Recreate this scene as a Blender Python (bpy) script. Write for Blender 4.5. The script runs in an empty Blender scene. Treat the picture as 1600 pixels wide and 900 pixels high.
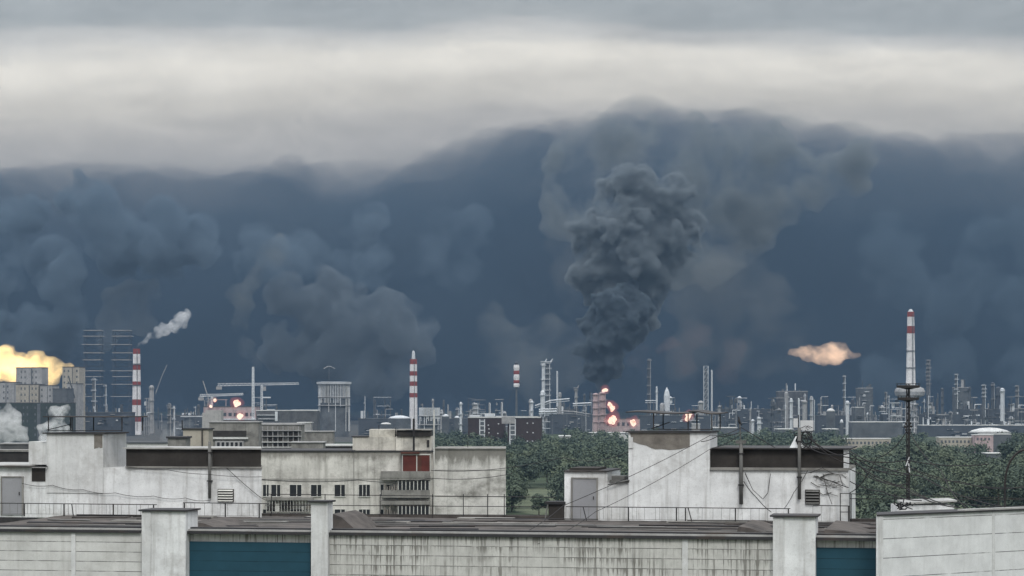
import bpy, bmesh, math, random
import numpy as np
from mathutils import Vector, Matrix

R = math.radians
SC = bpy.context.scene
COL = SC.collection

# ------------------------------------------------------------------ camera
F = 3764.0          # focal length in pixels of the 1600 px wide photograph
HZ = 630.0          # row of the horizon
CZ = 32.0           # height of the eye above the ground
cam_d = bpy.data.cameras.new('camera')
cam = bpy.data.objects.new('camera', cam_d)
COL.objects.link(cam)
cam.location = (0, 0, CZ)
cam.rotation_euler = (R(90), 0, 0)
cam_d.sensor_width = 36.0
cam_d.lens = 36.0 * F / 1600.0
cam_d.shift_y = (HZ - 450.0) / 1600.0
cam_d.clip_start = 1.0
cam_d.clip_end = 60000.0
SC.camera = cam

# ------------------------------------------------------------------ world
def world():
    w = bpy.data.worlds.new('World')
    SC.world = w
    w.use_nodes = True
    nt = w.node_tree
    nt.nodes.clear()
    N, L = nt.nodes.new, nt.links.new
    out = N('ShaderNodeOutputWorld')
    bg = N('ShaderNodeBackground')
    sky = N('ShaderNodeTexSky')
    sky.sky_type = 'NISHITA'
    sky.sun_disc = False
    sky.sun_elevation = R(46)
    sky.sun_rotation = R(194)
    sky.air_density = 1.5
    sky.dust_density = 3.0
    tc = N('ShaderNodeTexCoord')
    sep = N('ShaderNodeSeparateXYZ')
    L(tc.outputs['Generated'], sep.inputs[0])
    # streaky overcast: direction vector squeezed so that cloud bands lie flat
    mp = N('ShaderNodeMapping')
    mp.inputs['Scale'].default_value = (2.2, 2.2, 17.0)
    L(tc.outputs['Generated'], mp.inputs['Vector'])
    n1 = N('ShaderNodeTexNoise')
    n1.inputs['Scale'].default_value = 1.7
    n1.inputs['Detail'].default_value = 5.0
    n1.inputs['Roughness'].default_value = 0.5
    n1.inputs['Distortion'].default_value = 0.3
    L(mp.outputs[0], n1.inputs['Vector'])
    mp2 = N('ShaderNodeMapping')
    mp2.inputs['Scale'].default_value = (6.0, 6.0, 30.0)
    mp2.inputs['Location'].default_value = (3.1, 0.7, 1.3)
    L(tc.outputs['Generated'], mp2.inputs['Vector'])
    n2 = N('ShaderNodeTexNoise')
    n2.inputs['Scale'].default_value = 2.2
    n2.inputs['Detail'].default_value = 4.0
    L(mp2.outputs[0], n2.inputs['Vector'])
    # elevation (sine) warped by the noise
    def math_(op, a=None, b=None, c=None):
        m = N('ShaderNodeMath'); m.operation = op
        for i, v in enumerate((a, b, c)):
            if v is None: continue
            if hasattr(v, 'links'): L(v, m.inputs[i])
            else: m.inputs[i].default_value = v
        return m.outputs[0]
    a = math_('MULTIPLY_ADD', n1.outputs['Fac'], 0.036, -0.018)
    b = math_('MULTIPLY_ADD', n2.outputs['Fac'], 0.014, -0.007)
    el = math_('ADD', math_('MULTIPLY_ADD', math_('ABSOLUTE', sep.outputs['X']), 0.045, sep.outputs['Z']), math_('ADD', a, b))
    # the band sits a little lower on the left, the grey lid comes lower on the right
    ramp = N('ShaderNodeValToRGB')
    cr = ramp.color_ramp
    cr.interpolation = 'EASE'
    pts = [(0.000, (0.060, 0.085, 0.125)),
           (0.080, (0.13, 0.155, 0.185)),
           (0.096, (0.50, 0.475, 0.45)),
           (0.108, (0.84, 0.78, 0.71)),
           (0.128, (1.10, 1.02, 0.89)),
           (0.142, (1.40, 1.31, 1.15)),
           (0.153, (0.95, 0.92, 0.86)),
           (0.163, (0.60, 0.62, 0.61)),
           (0.300, (0.75, 0.78, 0.81)),
           (1.000, (2.45, 2.50, 2.56))]
    while len(cr.elements) < len(pts):
        cr.elements.new(0.5)
    for e, (p, c) in zip(cr.elements, pts):
        e.position = p
        e.color = (*c, 1)
    L(el, ramp.inputs['Fac'])
    # clear-sky part under the cloud
    sc = N('ShaderNodeMix'); sc.data_type = 'RGBA'; sc.blend_type = 'MULTIPLY'
    sc.inputs['Factor'].default_value = 1.0
    L(sky.outputs[0], sc.inputs['A'])
    sc.inputs['B'].default_value = (0.1, 0.1, 0.1, 1)
    mx = N('ShaderNodeMix'); mx.data_type = 'RGBA'
    mx.inputs['Factor'].default_value = 0.92
    L(sc.outputs['Result'], mx.inputs['A'])
    L(ramp.outputs['Color'], mx.inputs['B'])
    L(mx.outputs['Result'], bg.inputs['Color'])
    mp3 = N('ShaderNodeMapping')
    mp3.inputs['Scale'].default_value = (9.0, 9.0, 26.0)
    mp3.inputs['Rotation'].default_value = (0, R(12), 0)
    L(tc.outputs['Generated'], mp3.inputs['Vector'])
    n3 = N('ShaderNodeTexNoise')
    n3.inputs['Scale'].default_value = 2.6
    n3.inputs['Detail'].default_value = 8.0
    n3.inputs['Roughness'].default_value = 0.62
    n3.inputs['Distortion'].default_value = 0.6
    L(mp3.outputs[0], n3.inputs['Vector'])
    side = math_('MULTIPLY_ADD', math_('MAXIMUM', math_('MULTIPLY', sep.outputs['X'], -1.0), 0.0), 0.35, 0.72)
    L(math_('ADD', side, math_('MULTIPLY', n3.outputs['Fac'], 0.56)), bg.inputs['Strength'])
    L(bg.outputs[0], out.inputs['Surface'])
world()
sun_d = bpy.data.lights.new('sun', 'SUN')
sun_d.energy = 1.5
sun_d.angle = R(14)
sun_d.color = (1.0, 0.96, 0.9)
sun = bpy.data.objects.new('sun', sun_d)
sun.rotation_euler = (R(44), 0, R(14))
COL.objects.link(sun)

SC.view_settings.view_transform = 'Standard'
SC.view_settings.look = 'None'
SC.view_settings.exposure = 0.0
SC.view_settings.gamma = 1.0
SC.view_settings.use_curve_mapping = False
cy = SC.cycles
cy.use_denoising = True
cy.max_bounces = 6
cy.diffuse_bounces = 3
cy.glossy_bounces = 2
cy.transmission_bounces = 2
cy.volume_bounces = 3
cy.volume_max_steps = 256
cy.transparent_max_bounces = 24
cy.sample_clamp_indirect = 4.0

# ------------------------------------------------------------------ tools
def P(px, py, D):
    "the point that stands D metres away and shows at pixel (px, py)"
    return Vector(((px - 800.0) / F * D, D, CZ - (py - HZ) / F * D))

def tag(o, label=None, cat=None, group=None, kind=None):
    if label: o['label'] = label
    if cat: o['category'] = cat
    if group: o['group'] = group
    if kind or (cat and label): o['kind'] = kind or 'thing'
    return o

def link_mesh(name, verts, faces, m=None, parent=None, smooth=False):
    me = bpy.data.meshes.new(name)
    me.from_pydata([tuple(v) for v in verts], [], faces)
    me.update()
    if smooth:
        me.polygons.foreach_set('use_smooth', [True] * len(me.polygons))
    o = bpy.data.objects.new(name, me)
    COL.objects.link(o)
    if m: me.materials.append(m)
    if parent: o.parent = parent
    return o

# ------------------------------------------------------------------ smoke, steam and fire
def vol_mat(name, color, density, aniso=0.0, emis=None, emis_str=0.0, wisp=None):
    m = bpy.data.materials.new(name)
    m.use_nodes = True
    nt = m.node_tree
    nt.nodes.clear()
    out = nt.nodes.new('ShaderNodeOutputMaterial')
    v = nt.nodes.new('ShaderNodeVolumePrincipled')
    v.inputs['Color'].default_value = (*color, 1)
    v.inputs['Density'].default_value = density
    v.inputs['Anisotropy'].default_value = aniso
    v.inputs['Density Attribute'].default_value = ''
    if emis:
        v.inputs['Emission Strength'].default_value = emis_str
        v.inputs['Emission Color'].default_value = (*emis, 1)
    nt.links.new(v.outputs[0], out.inputs['Volume'])
    if wisp:                                # (size of the big curls in metres, low, high, step rate)
        size, lo, hi, rate = wisp
        tc = nt.nodes.new('ShaderNodeTexCoord')
        n = nt.nodes.new('ShaderNodeTexNoise')
        n.inputs['Scale'].default_value = 1.0 / size
        n.inputs['Detail'].default_value = 4.0
        n.inputs['Roughness'].default_value = 0.6
        n.inputs['Distortion'].default_value = 0.35
        nt.links.new(tc.outputs['Object'], n.inputs['Vector'])
        r = nt.nodes.new('ShaderNodeMapRange')
        r.inputs['From Min'].default_value = lo
        r.inputs['From Max'].default_value = hi
        nt.links.new(n.outputs['Fac'], r.inputs['Value'])
        q = nt.nodes.new('ShaderNodeMath'); q.operation = 'MULTIPLY'
        nt.links.new(r.outputs[0], q.inputs[0]); q.inputs[1].default_value = density
        nt.links.new(q.outputs[0], v.inputs['Density'])
        if emis:
            e = nt.nodes.new('ShaderNodeMath'); e.operation = 'MULTIPLY'
            nt.links.new(r.outputs[0], e.inputs[0]); e.inputs[1].default_value = emis_str
            nt.links.new(e.outputs[0], v.inputs['Emission Strength'])
        m.cycles.volume_step_rate = rate
    return m

def unit_ico(sub):
    bm = bmesh.new()
    bmesh.ops.create_icosphere(bm, subdivisions=sub, radius=1.0)
    v = np.array([tuple(x.co) for x in bm.verts])
    f = [tuple(x.index for x in fc.verts) for fc in bm.faces]
    bm.free()
    return v, f
ICO2 = unit_ico(2)

def puffs(seeds, rng, levels=((5, 0.55), (4, 0.5)), squash=1.0, depth=0.8):
    "seeds: (x, y, z, r) in metres; every level buds smaller puffs on the last"
    allp = list(seeds)
    cur = list(seeds)
    for n, k in levels:
        nxt = []
        for (x, y, z, r) in cur:
            for _ in range(n):
                d = rng.normal(size=3)
                d /= np.linalg.norm(d) + 1e-9
                rr = r * k * rng.uniform(0.7, 1.15)
                q = r * rng.uniform(0.75, 0.98)
                nxt.append((x + d[0] * q, y + d[1] * q * depth, z + d[2] * q * squash, rr))
        allp += nxt
        cur = nxt
    return allp

def largest_island(me):
    n = len(me.vertices)
    e = np.empty(len(me.edges) * 2, dtype=np.int64); me.edges.foreach_get('vertices', e); e = e.reshape(-1, 2)
    lab = np.arange(n)
    while True:
        m = np.minimum(lab[e[:, 0]], lab[e[:, 1]])
        new = lab.copy()
        np.minimum.at(new, e[:, 0], m); np.minimum.at(new, e[:, 1], m)
        new = new[new]
        if (new == lab).all(): break
        lab = new
    co = np.empty(n * 3); me.vertices.foreach_get('co', co); co = co.reshape(-1, 3)
    ids, cnt = np.unique(lab, return_counts=True)
    keep = np.isin(lab, ids[cnt >= 0.12 * cnt.max()])
    if keep.all(): return me
    bm = bmesh.new(); bm.from_mesh(me); bm.verts.ensure_lookup_table()
    bmesh.ops.delete(bm, geom=[bm.verts[int(i)] for i in np.nonzero(~keep)[0]], context='VERTS')
    bm.to_mesh(me); bm.free()
    return me

def smoke(name, seeds, voxel, mat, label, cat, seed=1, levels=((5, 0.55), (4, 0.5)),
          disp=(), kind=None, zmin=None, stretch=(1, 1, 1), group=None):
    rng = np.random.default_rng(seed)
    sp = puffs(seeds, rng, levels)
    V, Fc = ICO2
    vs, fs = [], []
    off = 0
    for (x, y, z, r) in sp:
        vs.append(V * np.array(stretch) * r + np.array((x, y, z)))
        fs += [(a + off, b + off, c + off) for a, b, c in Fc]
        off += len(V)
    v = np.concatenate(vs)
    if zmin is not None:
        v[:, 2] = np.maximum(v[:, 2], zmin)
    tmp = link_mesh(name + '_tmp', v, fs)
    md = tmp.modifiers.new('r', 'REMESH')
    md.mode = 'VOXEL'
    md.voxel_size = voxel
    for k, (ttype, size, strength) in enumerate(disp):
        tx = bpy.data.textures.new(name + str(k), ttype)
        if ttype == 'CLOUDS':
            tx.noise_scale = size
            tx.noise_depth = 3
            mid = 0.5
        else:
            tx.noise_scale = size
            tx.noise_intensity = 1.0
            mid = 0.4
            strength = -strength
        d = tmp.modifiers.new('d%d' % k, 'DISPLACE')
        d.texture = tx
        d.texture_coords = 'GLOBAL'
        d.strength = strength
        d.mid_level = mid
    if disp:
        m2 = tmp.modifiers.new('r2', 'REMESH')
        m2.mode = 'VOXEL'
        m2.voxel_size = voxel * 0.9
    dg = bpy.context.evaluated_depsgraph_get()
    me = bpy.data.meshes.new_from_object(tmp.evaluated_get(dg))
    bpy.data.objects.remove(tmp)
    me = largest_island(me)
    cc = np.empty(len(me.vertices) * 3); me.vertices.foreach_get('co', cc)
    cc[2::3] = np.maximum(cc[2::3], -0.8)
    me.vertices.foreach_set('co', cc); me.update()
    me.name = name
    me.materials.clear()
    me.materials.append(mat)
    me.polygons.foreach_set('use_smooth', [True] * len(me.polygons))
    o = bpy.data.objects.new(name, me)
    COL.objects.link(o)
    tag(o, label, cat, group, kind)
    return o

def seeds_px(lst, D, dz=0.0, seed=3):
    "(px, py, radius in px[, depth offset m]) -> metres"
    rng = np.random.default_rng(seed)
    out = []
    for q in lst:
        px, py, r = q[:3]
        d = D + (q[3] if len(q) > 3 else rng.uniform(-1, 1) * r / F * D * 0.5)
        p = P(px, py, d)
        out.append((p.x, p.y, p.z, r / F * D))
    return out
# ---- the haze, one closed box round everything
def haze():
    x0, x1, y0, y1, z0, z1 = -9000, 9000, -400, 9500, -1.0, 790
    v = [(x, y, z) for z in (z0, z1) for y in (y0, y1) for x in (x0, x1)]
    f = [(0, 2, 3, 1), (4, 5, 7, 6), (0, 1, 5, 4), (2, 6, 7, 3), (0, 4, 6, 2), (1, 3, 7, 5)]
    o = link_mesh('haze', v, f, vol_mat('haze_air', (0.122, 0.190, 0.288), 0.00013))
    tag(o, 'pale blue haze lying over the town and the refinery', 'haze', kind='stuff')
haze()

# ---- the dark bank of smoke across the whole horizon
rng = np.random.default_rng(11)
bank_top = [(-300, 235), (0, 250), (130, 250), (260, 256), (420, 262), (560, 264), (640, 252), (710, 218), (780, 185),
            (900, 168), (1040, 162), (1180, 168), (1290, 184), (1400, 196), (1500, 200), (1640, 205), (1950, 205)]
bs = []
def top_at(px):
    for (a, b), (c, d) in zip(bank_top, bank_top[1:]):
        if a <= px <= c:
            return b + (d - b) * (px - a) / (c - a)
    return 230
for px in range(-280, 1920, 34):
    t = top_at(px) + rng.uniform(-5, 8)
    for row, (dy, r) in enumerate(((62, 62), (140, 85), (0, 90), (0, 85), (0, 70))):
        yy = t + dy if dy else (440, 530, 610)[row - 2]
        bs.append((px + rng.uniform(-15, 15), yy + rng.uniform(-8, 8), r * rng.uniform(0.85, 1.1), rng.uniform(-350, 350)))
    bs.append((px, 665, 45, 0))
M_bank = vol_mat('bank_smoke', (0.080, 0.126, 0.180), 0.004)
smoke('smoke_bank', seeds_px(bs, 4700), 30, M_bank, 'dark blue grey smoke lying in a bank along the whole horizon',
      'smoke', seed=5, levels=((3, 0.45),), disp=(('CLOUDS', 160, 50),), kind='stuff')

# ---- the main column
stem = [(939, 612, 7), (936, 604, 12), (936, 594, 17), (928, 577, 21), (948, 565, 23), (958, 582, 14), (938, 540, 31), (954, 522, 33), (924, 508, 21), (960, 492, 36), (988, 500, 26),
        (985, 528, 22), (1000, 482, 26), (950, 474, 26), (978, 466, 26), (908, 548, 14), (962, 560, 16)]
smoke('smoke_plume', seeds_px(stem, 2880), 2.1, vol_mat('fresh_soot_smoke', (0.20, 0.245, 0.285), 0.6, wisp=(20, 0.38, 0.58, 0.11)),
      'darkest crisp smoke stem rising straight off the burning column building', 'smoke plume', seed=18,
      levels=((7, 0.48), (6, 0.42)), disp=(('VORONOI', 22, 11), ('VORONOI', 10, 7), ('CLOUDS', 5, 3)))
main = [(960, 470, 30), (985, 455, 34), (1010, 470, 24), (990, 430, 42), (1000, 395, 50), (960, 400, 40), (1030, 370, 46),
        (985, 350, 48), (1060, 350, 32), (1082, 358, 20), (1045, 312, 36), (1008, 292, 33), (972, 284, 29), (950, 308, 26), (940, 350, 30),
        (920, 392, 28), (906, 432, 22), (1074, 388, 28), (1098, 350, 16), (1030, 420, 34), (938, 425, 30), (925, 445, 26), (915, 360, 24), (1015, 500, 22)]
M_col = vol_mat('column_smoke', (0.31, 0.35, 0.38), 0.32, wisp=(28, 0.41, 0.62, 0.11))
smoke('smoke_plume', seeds_px(main, 2920), 2.3, M_col, 'tall grey smoke column with cauliflower billows above the darkest stem',
      'smoke plume', seed=8, levels=((7, 0.50), (6, 0.42)), disp=(('VORONOI', 30, 15), ('VORONOI', 13, 8), ('CLOUDS', 6, 3)))

veil = [(880, 235, 34), (862, 262, 24), (868, 300, 34), (895, 350, 36), (905, 215, 30), (950, 205, 34), (1010, 205, 38), (1075, 212, 38), (1140, 228, 40),
        (1200, 245, 42), (1262, 262, 40), (1320, 268, 36), (1350, 245, 30), (1232, 305, 42), (1190, 340, 44), (1140, 300, 46), (1100, 340, 40), (1080, 280, 46),
        (1270, 300, 34), (1150, 385, 42), (1110, 420, 40), (940, 262, 36), (990, 255, 36), (1000, 330, 40), (925, 320, 36), (950, 385, 36), (1050, 350, 40), (1060, 420, 36)]
M_veil = vol_mat('veil_smoke', (0.33, 0.365, 0.38), 0.06, wisp=(75, 0.42, 0.66, 0.12))
smoke('smoke_plume', seeds_px(veil, 3400), 6, M_veil, 'broad grey smoke head spreading above and right of the dense column',
      'smoke plume', seed=21, levels=((6, 0.5), (5, 0.45)), disp=(('VORONOI', 55, 26), ('VORONOI', 24, 14), ('CLOUDS', 18, 8)))
veil2 = [(1120, 450, 50), (1170, 480, 55), (1220, 500, 48), (1255, 520, 36), (1110, 500, 50), (1080, 545, 45), (1170, 550, 45), (1235, 560, 36),
         (890, 420, 34), (900, 470, 32), (885, 380, 28), (1060, 470, 30), (1150, 410, 40)]
M_veil2 = vol_mat('soft_veil_smoke', (0.27, 0.285, 0.285), 0.015, wisp=(95, 0.40, 0.72, 0.13))
smoke('smoke_plume', seeds_px(veil2, 3300), 8, M_veil2, 'soft brownish grey smoke veil low on both sides of the dense column',
      'smoke plume', seed=22, levels=((6, 0.5), (4, 0.45)), disp=(('VORONOI', 55, 30), ('CLOUDS', 30, 24)))
low = [(765, 505, 30), (790, 530, 42), (835, 560, 46), (790, 575, 38), (860, 515, 34), (880, 585, 34), (840, 605, 30), (752, 545, 24), (775, 480, 20), (880, 540, 40)]
smoke('smoke_plume', seeds_px(low, 3250), 7, vol_mat('low_smoke', (0.30, 0.325, 0.33), 0.017, wisp=(75, 0.40, 0.7, 0.15)), 'low pale grey smoke cloud left of the dense column',
      'smoke plume', seed=23, levels=((6, 0.5), (4, 0.45)), disp=(('VORONOI', 45, 26), ('CLOUDS', 24, 18)))

fz = []
for px in range(-200, 1850, 60):
    t = top_at(px)
    fz.append((px, t + 90 + rng.uniform(-18, 18), 75 + rng.uniform(-12, 14), rng.uniform(-200, 200)))
M_fuzz = vol_mat('drifting_smoke', (0.17, 0.21, 0.25), 0.0011)
smoke('smoke_layer', seeds_px(fz, 4000), 24, M_fuzz, 'thin grey smoke layer smearing the upper edge of the dark smoke bank',
      'smoke', seed=31, levels=((4, 0.5),), disp=(('CLOUDS', 120, 60),), kind='stuff')
def billow(pts, seed, label, D=3800, dens=0.040, col=(0.21, 0.28, 0.35), vox=5.5):
    smoke('smoke_plume', seeds_px(pts, D, seed=seed), vox, vol_mat('billow_smoke', col, dens * 1.6, wisp=(70, 0.38, 0.66, 0.14)), label, 'smoke plume', seed=seed,
          levels=((7, 0.5), (5, 0.45)), disp=(('VORONOI', 48, 22), ('VORONOI', 20, 12), ('CLOUDS', 12, 6)), group='smoke billows against the dark bank')
def patch(x0, x1, y0, y1, r0, r1, n, seed):
    g = np.random.default_rng(seed)
    return [(g.uniform(x0, x1), g.uniform(y0, y1), g.uniform(r0, r1), g.uniform(-110, 110)) for _ in range(n)]
billow(patch(-60, 120, 330, 560, 26, 46, 20, 1), 41, 'rolling dark smoke billows at the left edge above the orange fire cloud')
billow(patch(110, 330, 300, 420, 24, 44, 16, 2), 42, 'rolling dark smoke billows high above the smoking striped chimney')
billow([(170, 500, 26), (190, 472, 24), (225, 480, 24), (215, 510, 20), (240, 455, 22), (200, 450, 16), (165, 530, 20)], 47,
       'rounded smoke billow just above the smoking striped chimney', col=(0.265, 0.31, 0.35), dens=0.05)
billow([(386, 540, 18), (372, 505, 20), (378, 470, 22), (396, 435, 22), (425, 405, 26), (402, 565, 16), (440, 380, 20)], 43,
       'upright pale grey smoke wisp left of centre above the cranes', dens=0.022, col=(0.32, 0.35, 0.355))
billow(patch(420, 640, 430, 600, 24, 46, 26, 4), 44, 'broad bumpy smoke billows above the ribbed cylindrical tower', col=(0.25, 0.295, 0.335))
billow(patch(400, 600, 330, 430, 24, 40, 12, 9), 48, 'faint dark smoke billows high left of the centre', dens=0.02)
billow([(700, 380, 40), (735, 350, 36), (720, 420, 34), (670, 400, 25), (690, 340, 24)], 45, 'single faint round smoke billow left of the dense column', dens=0.012)
billow(patch(1380, 1640, 330, 600, 30, 55, 16, 6), 49, 'very faint dark smoke billows behind the tall right chimney', dens=0.015, col=(0.15, 0.21, 0.27))
billow([(1010, 560, 26), (1050, 545, 22), (1090, 530, 26), (1150, 545, 26), (1130, 580, 26), (1070, 575, 22)], 46,
       'brownish smoke cloud low down just right of the dense column', D=3150, dens=0.012, col=(0.25, 0.215, 0.22))

# ---- steam
M_steam = vol_mat('white_steam', (0.97, 0.97, 0.97), 0.22, wisp=(7, 0.38, 0.6, 0.25))
M_steam2 = vol_mat('thin_steam', (0.95, 0.96, 0.97), 0.11, wisp=(9, 0.38, 0.6, 0.25))
smoke('steam_plume', seeds_px([(213.5, 544, 3.6), (215, 541, 4), (219, 537, 5), (227, 531, 6), (237, 525, 7), (248, 520, 9), (260, 515, 10), (272, 508, 11), (284, 500, 12), (294, 492, 9)], 2450), 1.4,
      M_steam2, 'white steam streaming right from the smoking striped chimney', 'steam plume', seed=51,
      levels=((6, 0.5), (4, 0.5)), disp=(('VORONOI', 9, 4),))
smoke('steam_cloud', seeds_px([(0, 690, 16), (5, 665, 18), (22, 655, 14), (-15, 650, 16), (30, 680, 14), (10, 640, 9)], 1350), 1.2,
      M_steam, 'white steam cloud at the left edge behind the flat roofs', 'steam plume', seed=52, levels=((7, 0.5), (5, 0.5)), disp=(('VORONOI', 7, 3.5),))
smoke('steam_cloud', seeds_px([(78, 672, 13), (90, 655, 13), (100, 642, 10), (75, 690, 14), (98, 670, 12), (62, 668, 8), (84, 640, 8)], 1400), 1.2,
      M_steam, 'white steam cloud seen through the open posts under the left canopy', 'steam plume', seed=53, levels=((7, 0.5), (5, 0.5)), disp=(('VORONOI', 7, 3.5),))
smoke('steam_cloud', seeds_px([(255, 690, 10), (268, 680, 12), (282, 668, 11), (296, 660, 9), (262, 700, 10)], 1450), 1.4,
      vol_mat('thin_steam_low', (0.85, 0.87, 0.9), 0.02), 'thin low steam drifting behind the roofs right of the smoking chimney', 'steam plume', seed=54,
      levels=((6, 0.5), (4, 0.5)), disp=(('VORONOI', 8, 4),))

# ---- fire clouds and fires
M_fire = vol_mat('fire_cloud', (0.85, 0.68, 0.45), 0.028, emis=(1.0, 0.72, 0.30), emis_str=0.085, wisp=(22, 0.30, 0.62, 0.15))
M_fire2 = vol_mat('fire_cloud_edge', (0.75, 0.62, 0.52), 0.03, emis=(1.0, 0.66, 0.42), emis_str=0.060, wisp=(18, 0.33, 0.64, 0.15))
smoke('fire_cloud', seeds_px([(-60, 566, 30), (-30, 568, 30), (0, 570, 28), (25, 573, 25), (50, 577, 21), (72, 578, 17), (92, 576, 12), (110, 572, 8), (30, 595, 18), (75, 595, 14)], 3300), 3.0,
      M_fire, 'huge glowing yellow and orange fire cloud behind pale blocks at the left edge', 'fire', seed=61,
      levels=((7, 0.5), (5, 0.5)), disp=(('CLOUDS', 22, 12), ('VORONOI', 9, 6), ('CLOUDS', 5, 4)))
smoke('fire_cloud', seeds_px([(1240, 550, 7), (1250, 551, 10), (1264, 553, 13), (1283, 555, 15), (1300, 553, 17), (1318, 553, 12), (1332, 555, 7), (1343, 556, 4), (1304, 541, 9), (1292, 544, 9), (1264, 545, 8), (1318, 546, 7)], 3300), 2.4,
      M_fire2, 'pale orange fire cloud with a flat base floating left of the tall right chimney', 'fire', seed=62,
      levels=((7, 0.5), (5, 0.45)), disp=(('CLOUDS', 16, 8), ('VORONOI', 8, 4), ('CLOUDS', 4, 3)))
smoke('fire_cloud', seeds_px([(1040, 540, 10), (1052, 535, 11), (1030, 548, 7)], 3100), 2.4,
      vol_mat('dull_fire_cloud', (0.42, 0.28, 0.24), 0.008, emis=(1.0, 0.35, 0.22), emis_str=0.0006), 'dull reddish glow of fire inside the smoke right of the dense column', 'fire', seed=63,
      levels=((7, 0.5), (5, 0.45)), disp=(('VORONOI', 16, 7),))
def emis_mat(name, color, strength):
    m = bpy.data.materials.new(name); m.use_nodes = True
    nt = m.node_tree; nt.nodes.clear()
    o = nt.nodes.new('ShaderNodeOutputMaterial'); e = nt.nodes.new('ShaderNodeEmission')
    tcn = nt.nodes.new('ShaderNodeTexCoord'); nz = nt.nodes.new('ShaderNodeTexNoise')
    nz.inputs['Scale'].default_value = 0.25; nz.inputs['Detail'].default_value = 4
    nt.links.new(tcn.outputs['Object'], nz.inputs['Vector'])
    rp = nt.nodes.new('ShaderNodeValToRGB')
    rp.color_ramp.elements[0].position = 0.30; rp.color_ramp.elements[0].color = (color[0], color[1] * 0.5, color[2] * 0.4, 1)
    rp.color_ramp.elements[1].position = 0.46; rp.color_ramp.elements[1].color = (*color, 1)
    nt.links.new(nz.outputs['Fac'], rp.inputs['Fac'])
    nt.links.new(rp.outputs[0], e.inputs['Color']); e.inputs['Strength'].default_value = strength
    nt.links.new(e.outputs[0], o.inputs['Surface'])
    return m
M_flame = emis_mat('flame', (1.0, 0.74, 0.58), 1.7)
def fire(pts, D, label, seed, glow=2.1):
    core = smoke('fire', seeds_px(pts, D, seed=seed), 0.7, M_flame, label, 'fire', seed=seed, levels=((5, 0.6),), disp=(('VORONOI', 4, 2.2),),
                 stretch=(1, 1, 1.15), group='fires burning in the refinery')
    g = smoke('glow', seeds_px([(x, y - 1, r * glow) for x, y, r in pts], D, seed=seed), 1.6,
              vol_mat('fire_glow', (0.6, 0.3, 0.25), 0.012, emis=(1.0, 0.12, 0.08), emis_str=0.020), None, None, seed=seed, levels=((4, 0.5),), disp=(('CLOUDS', 8, 4),))
    g.parent = core
fire([(945, 609, 3.6)], 2350, 'small round red fire highest on the burning column building', 71)
fire([(954, 632, 3.6), (957, 638, 4.6)], 2340, 'upright bright fire in the middle of the burning column building', 72)
fire([(957, 657, 6)], 2330, 'biggest round fire at the foot of the burning column building', 73)
fire([(990, 661, 4.8)], 2320, 'round fire just left of the right roof canopy', 74)
fire([(1077, 650, 4.2), (1072, 655, 3.5)], 2320, 'fire seen right under the sheet roof of the right canopy', 75)
fire([(368, 630, 4.5), (373, 630, 4)], 1900, 'widest bright fire on top of the burning flat building at left', 76)
fire([(329, 635, 3), (336, 626, 2.6)], 1900, 'thin upright fire at the left corner of the burning flat building', 77)
fire([(376, 652, 4.2), (372, 650, 3)], 1890, 'fire low in the front of the burning flat building', 78)
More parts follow.
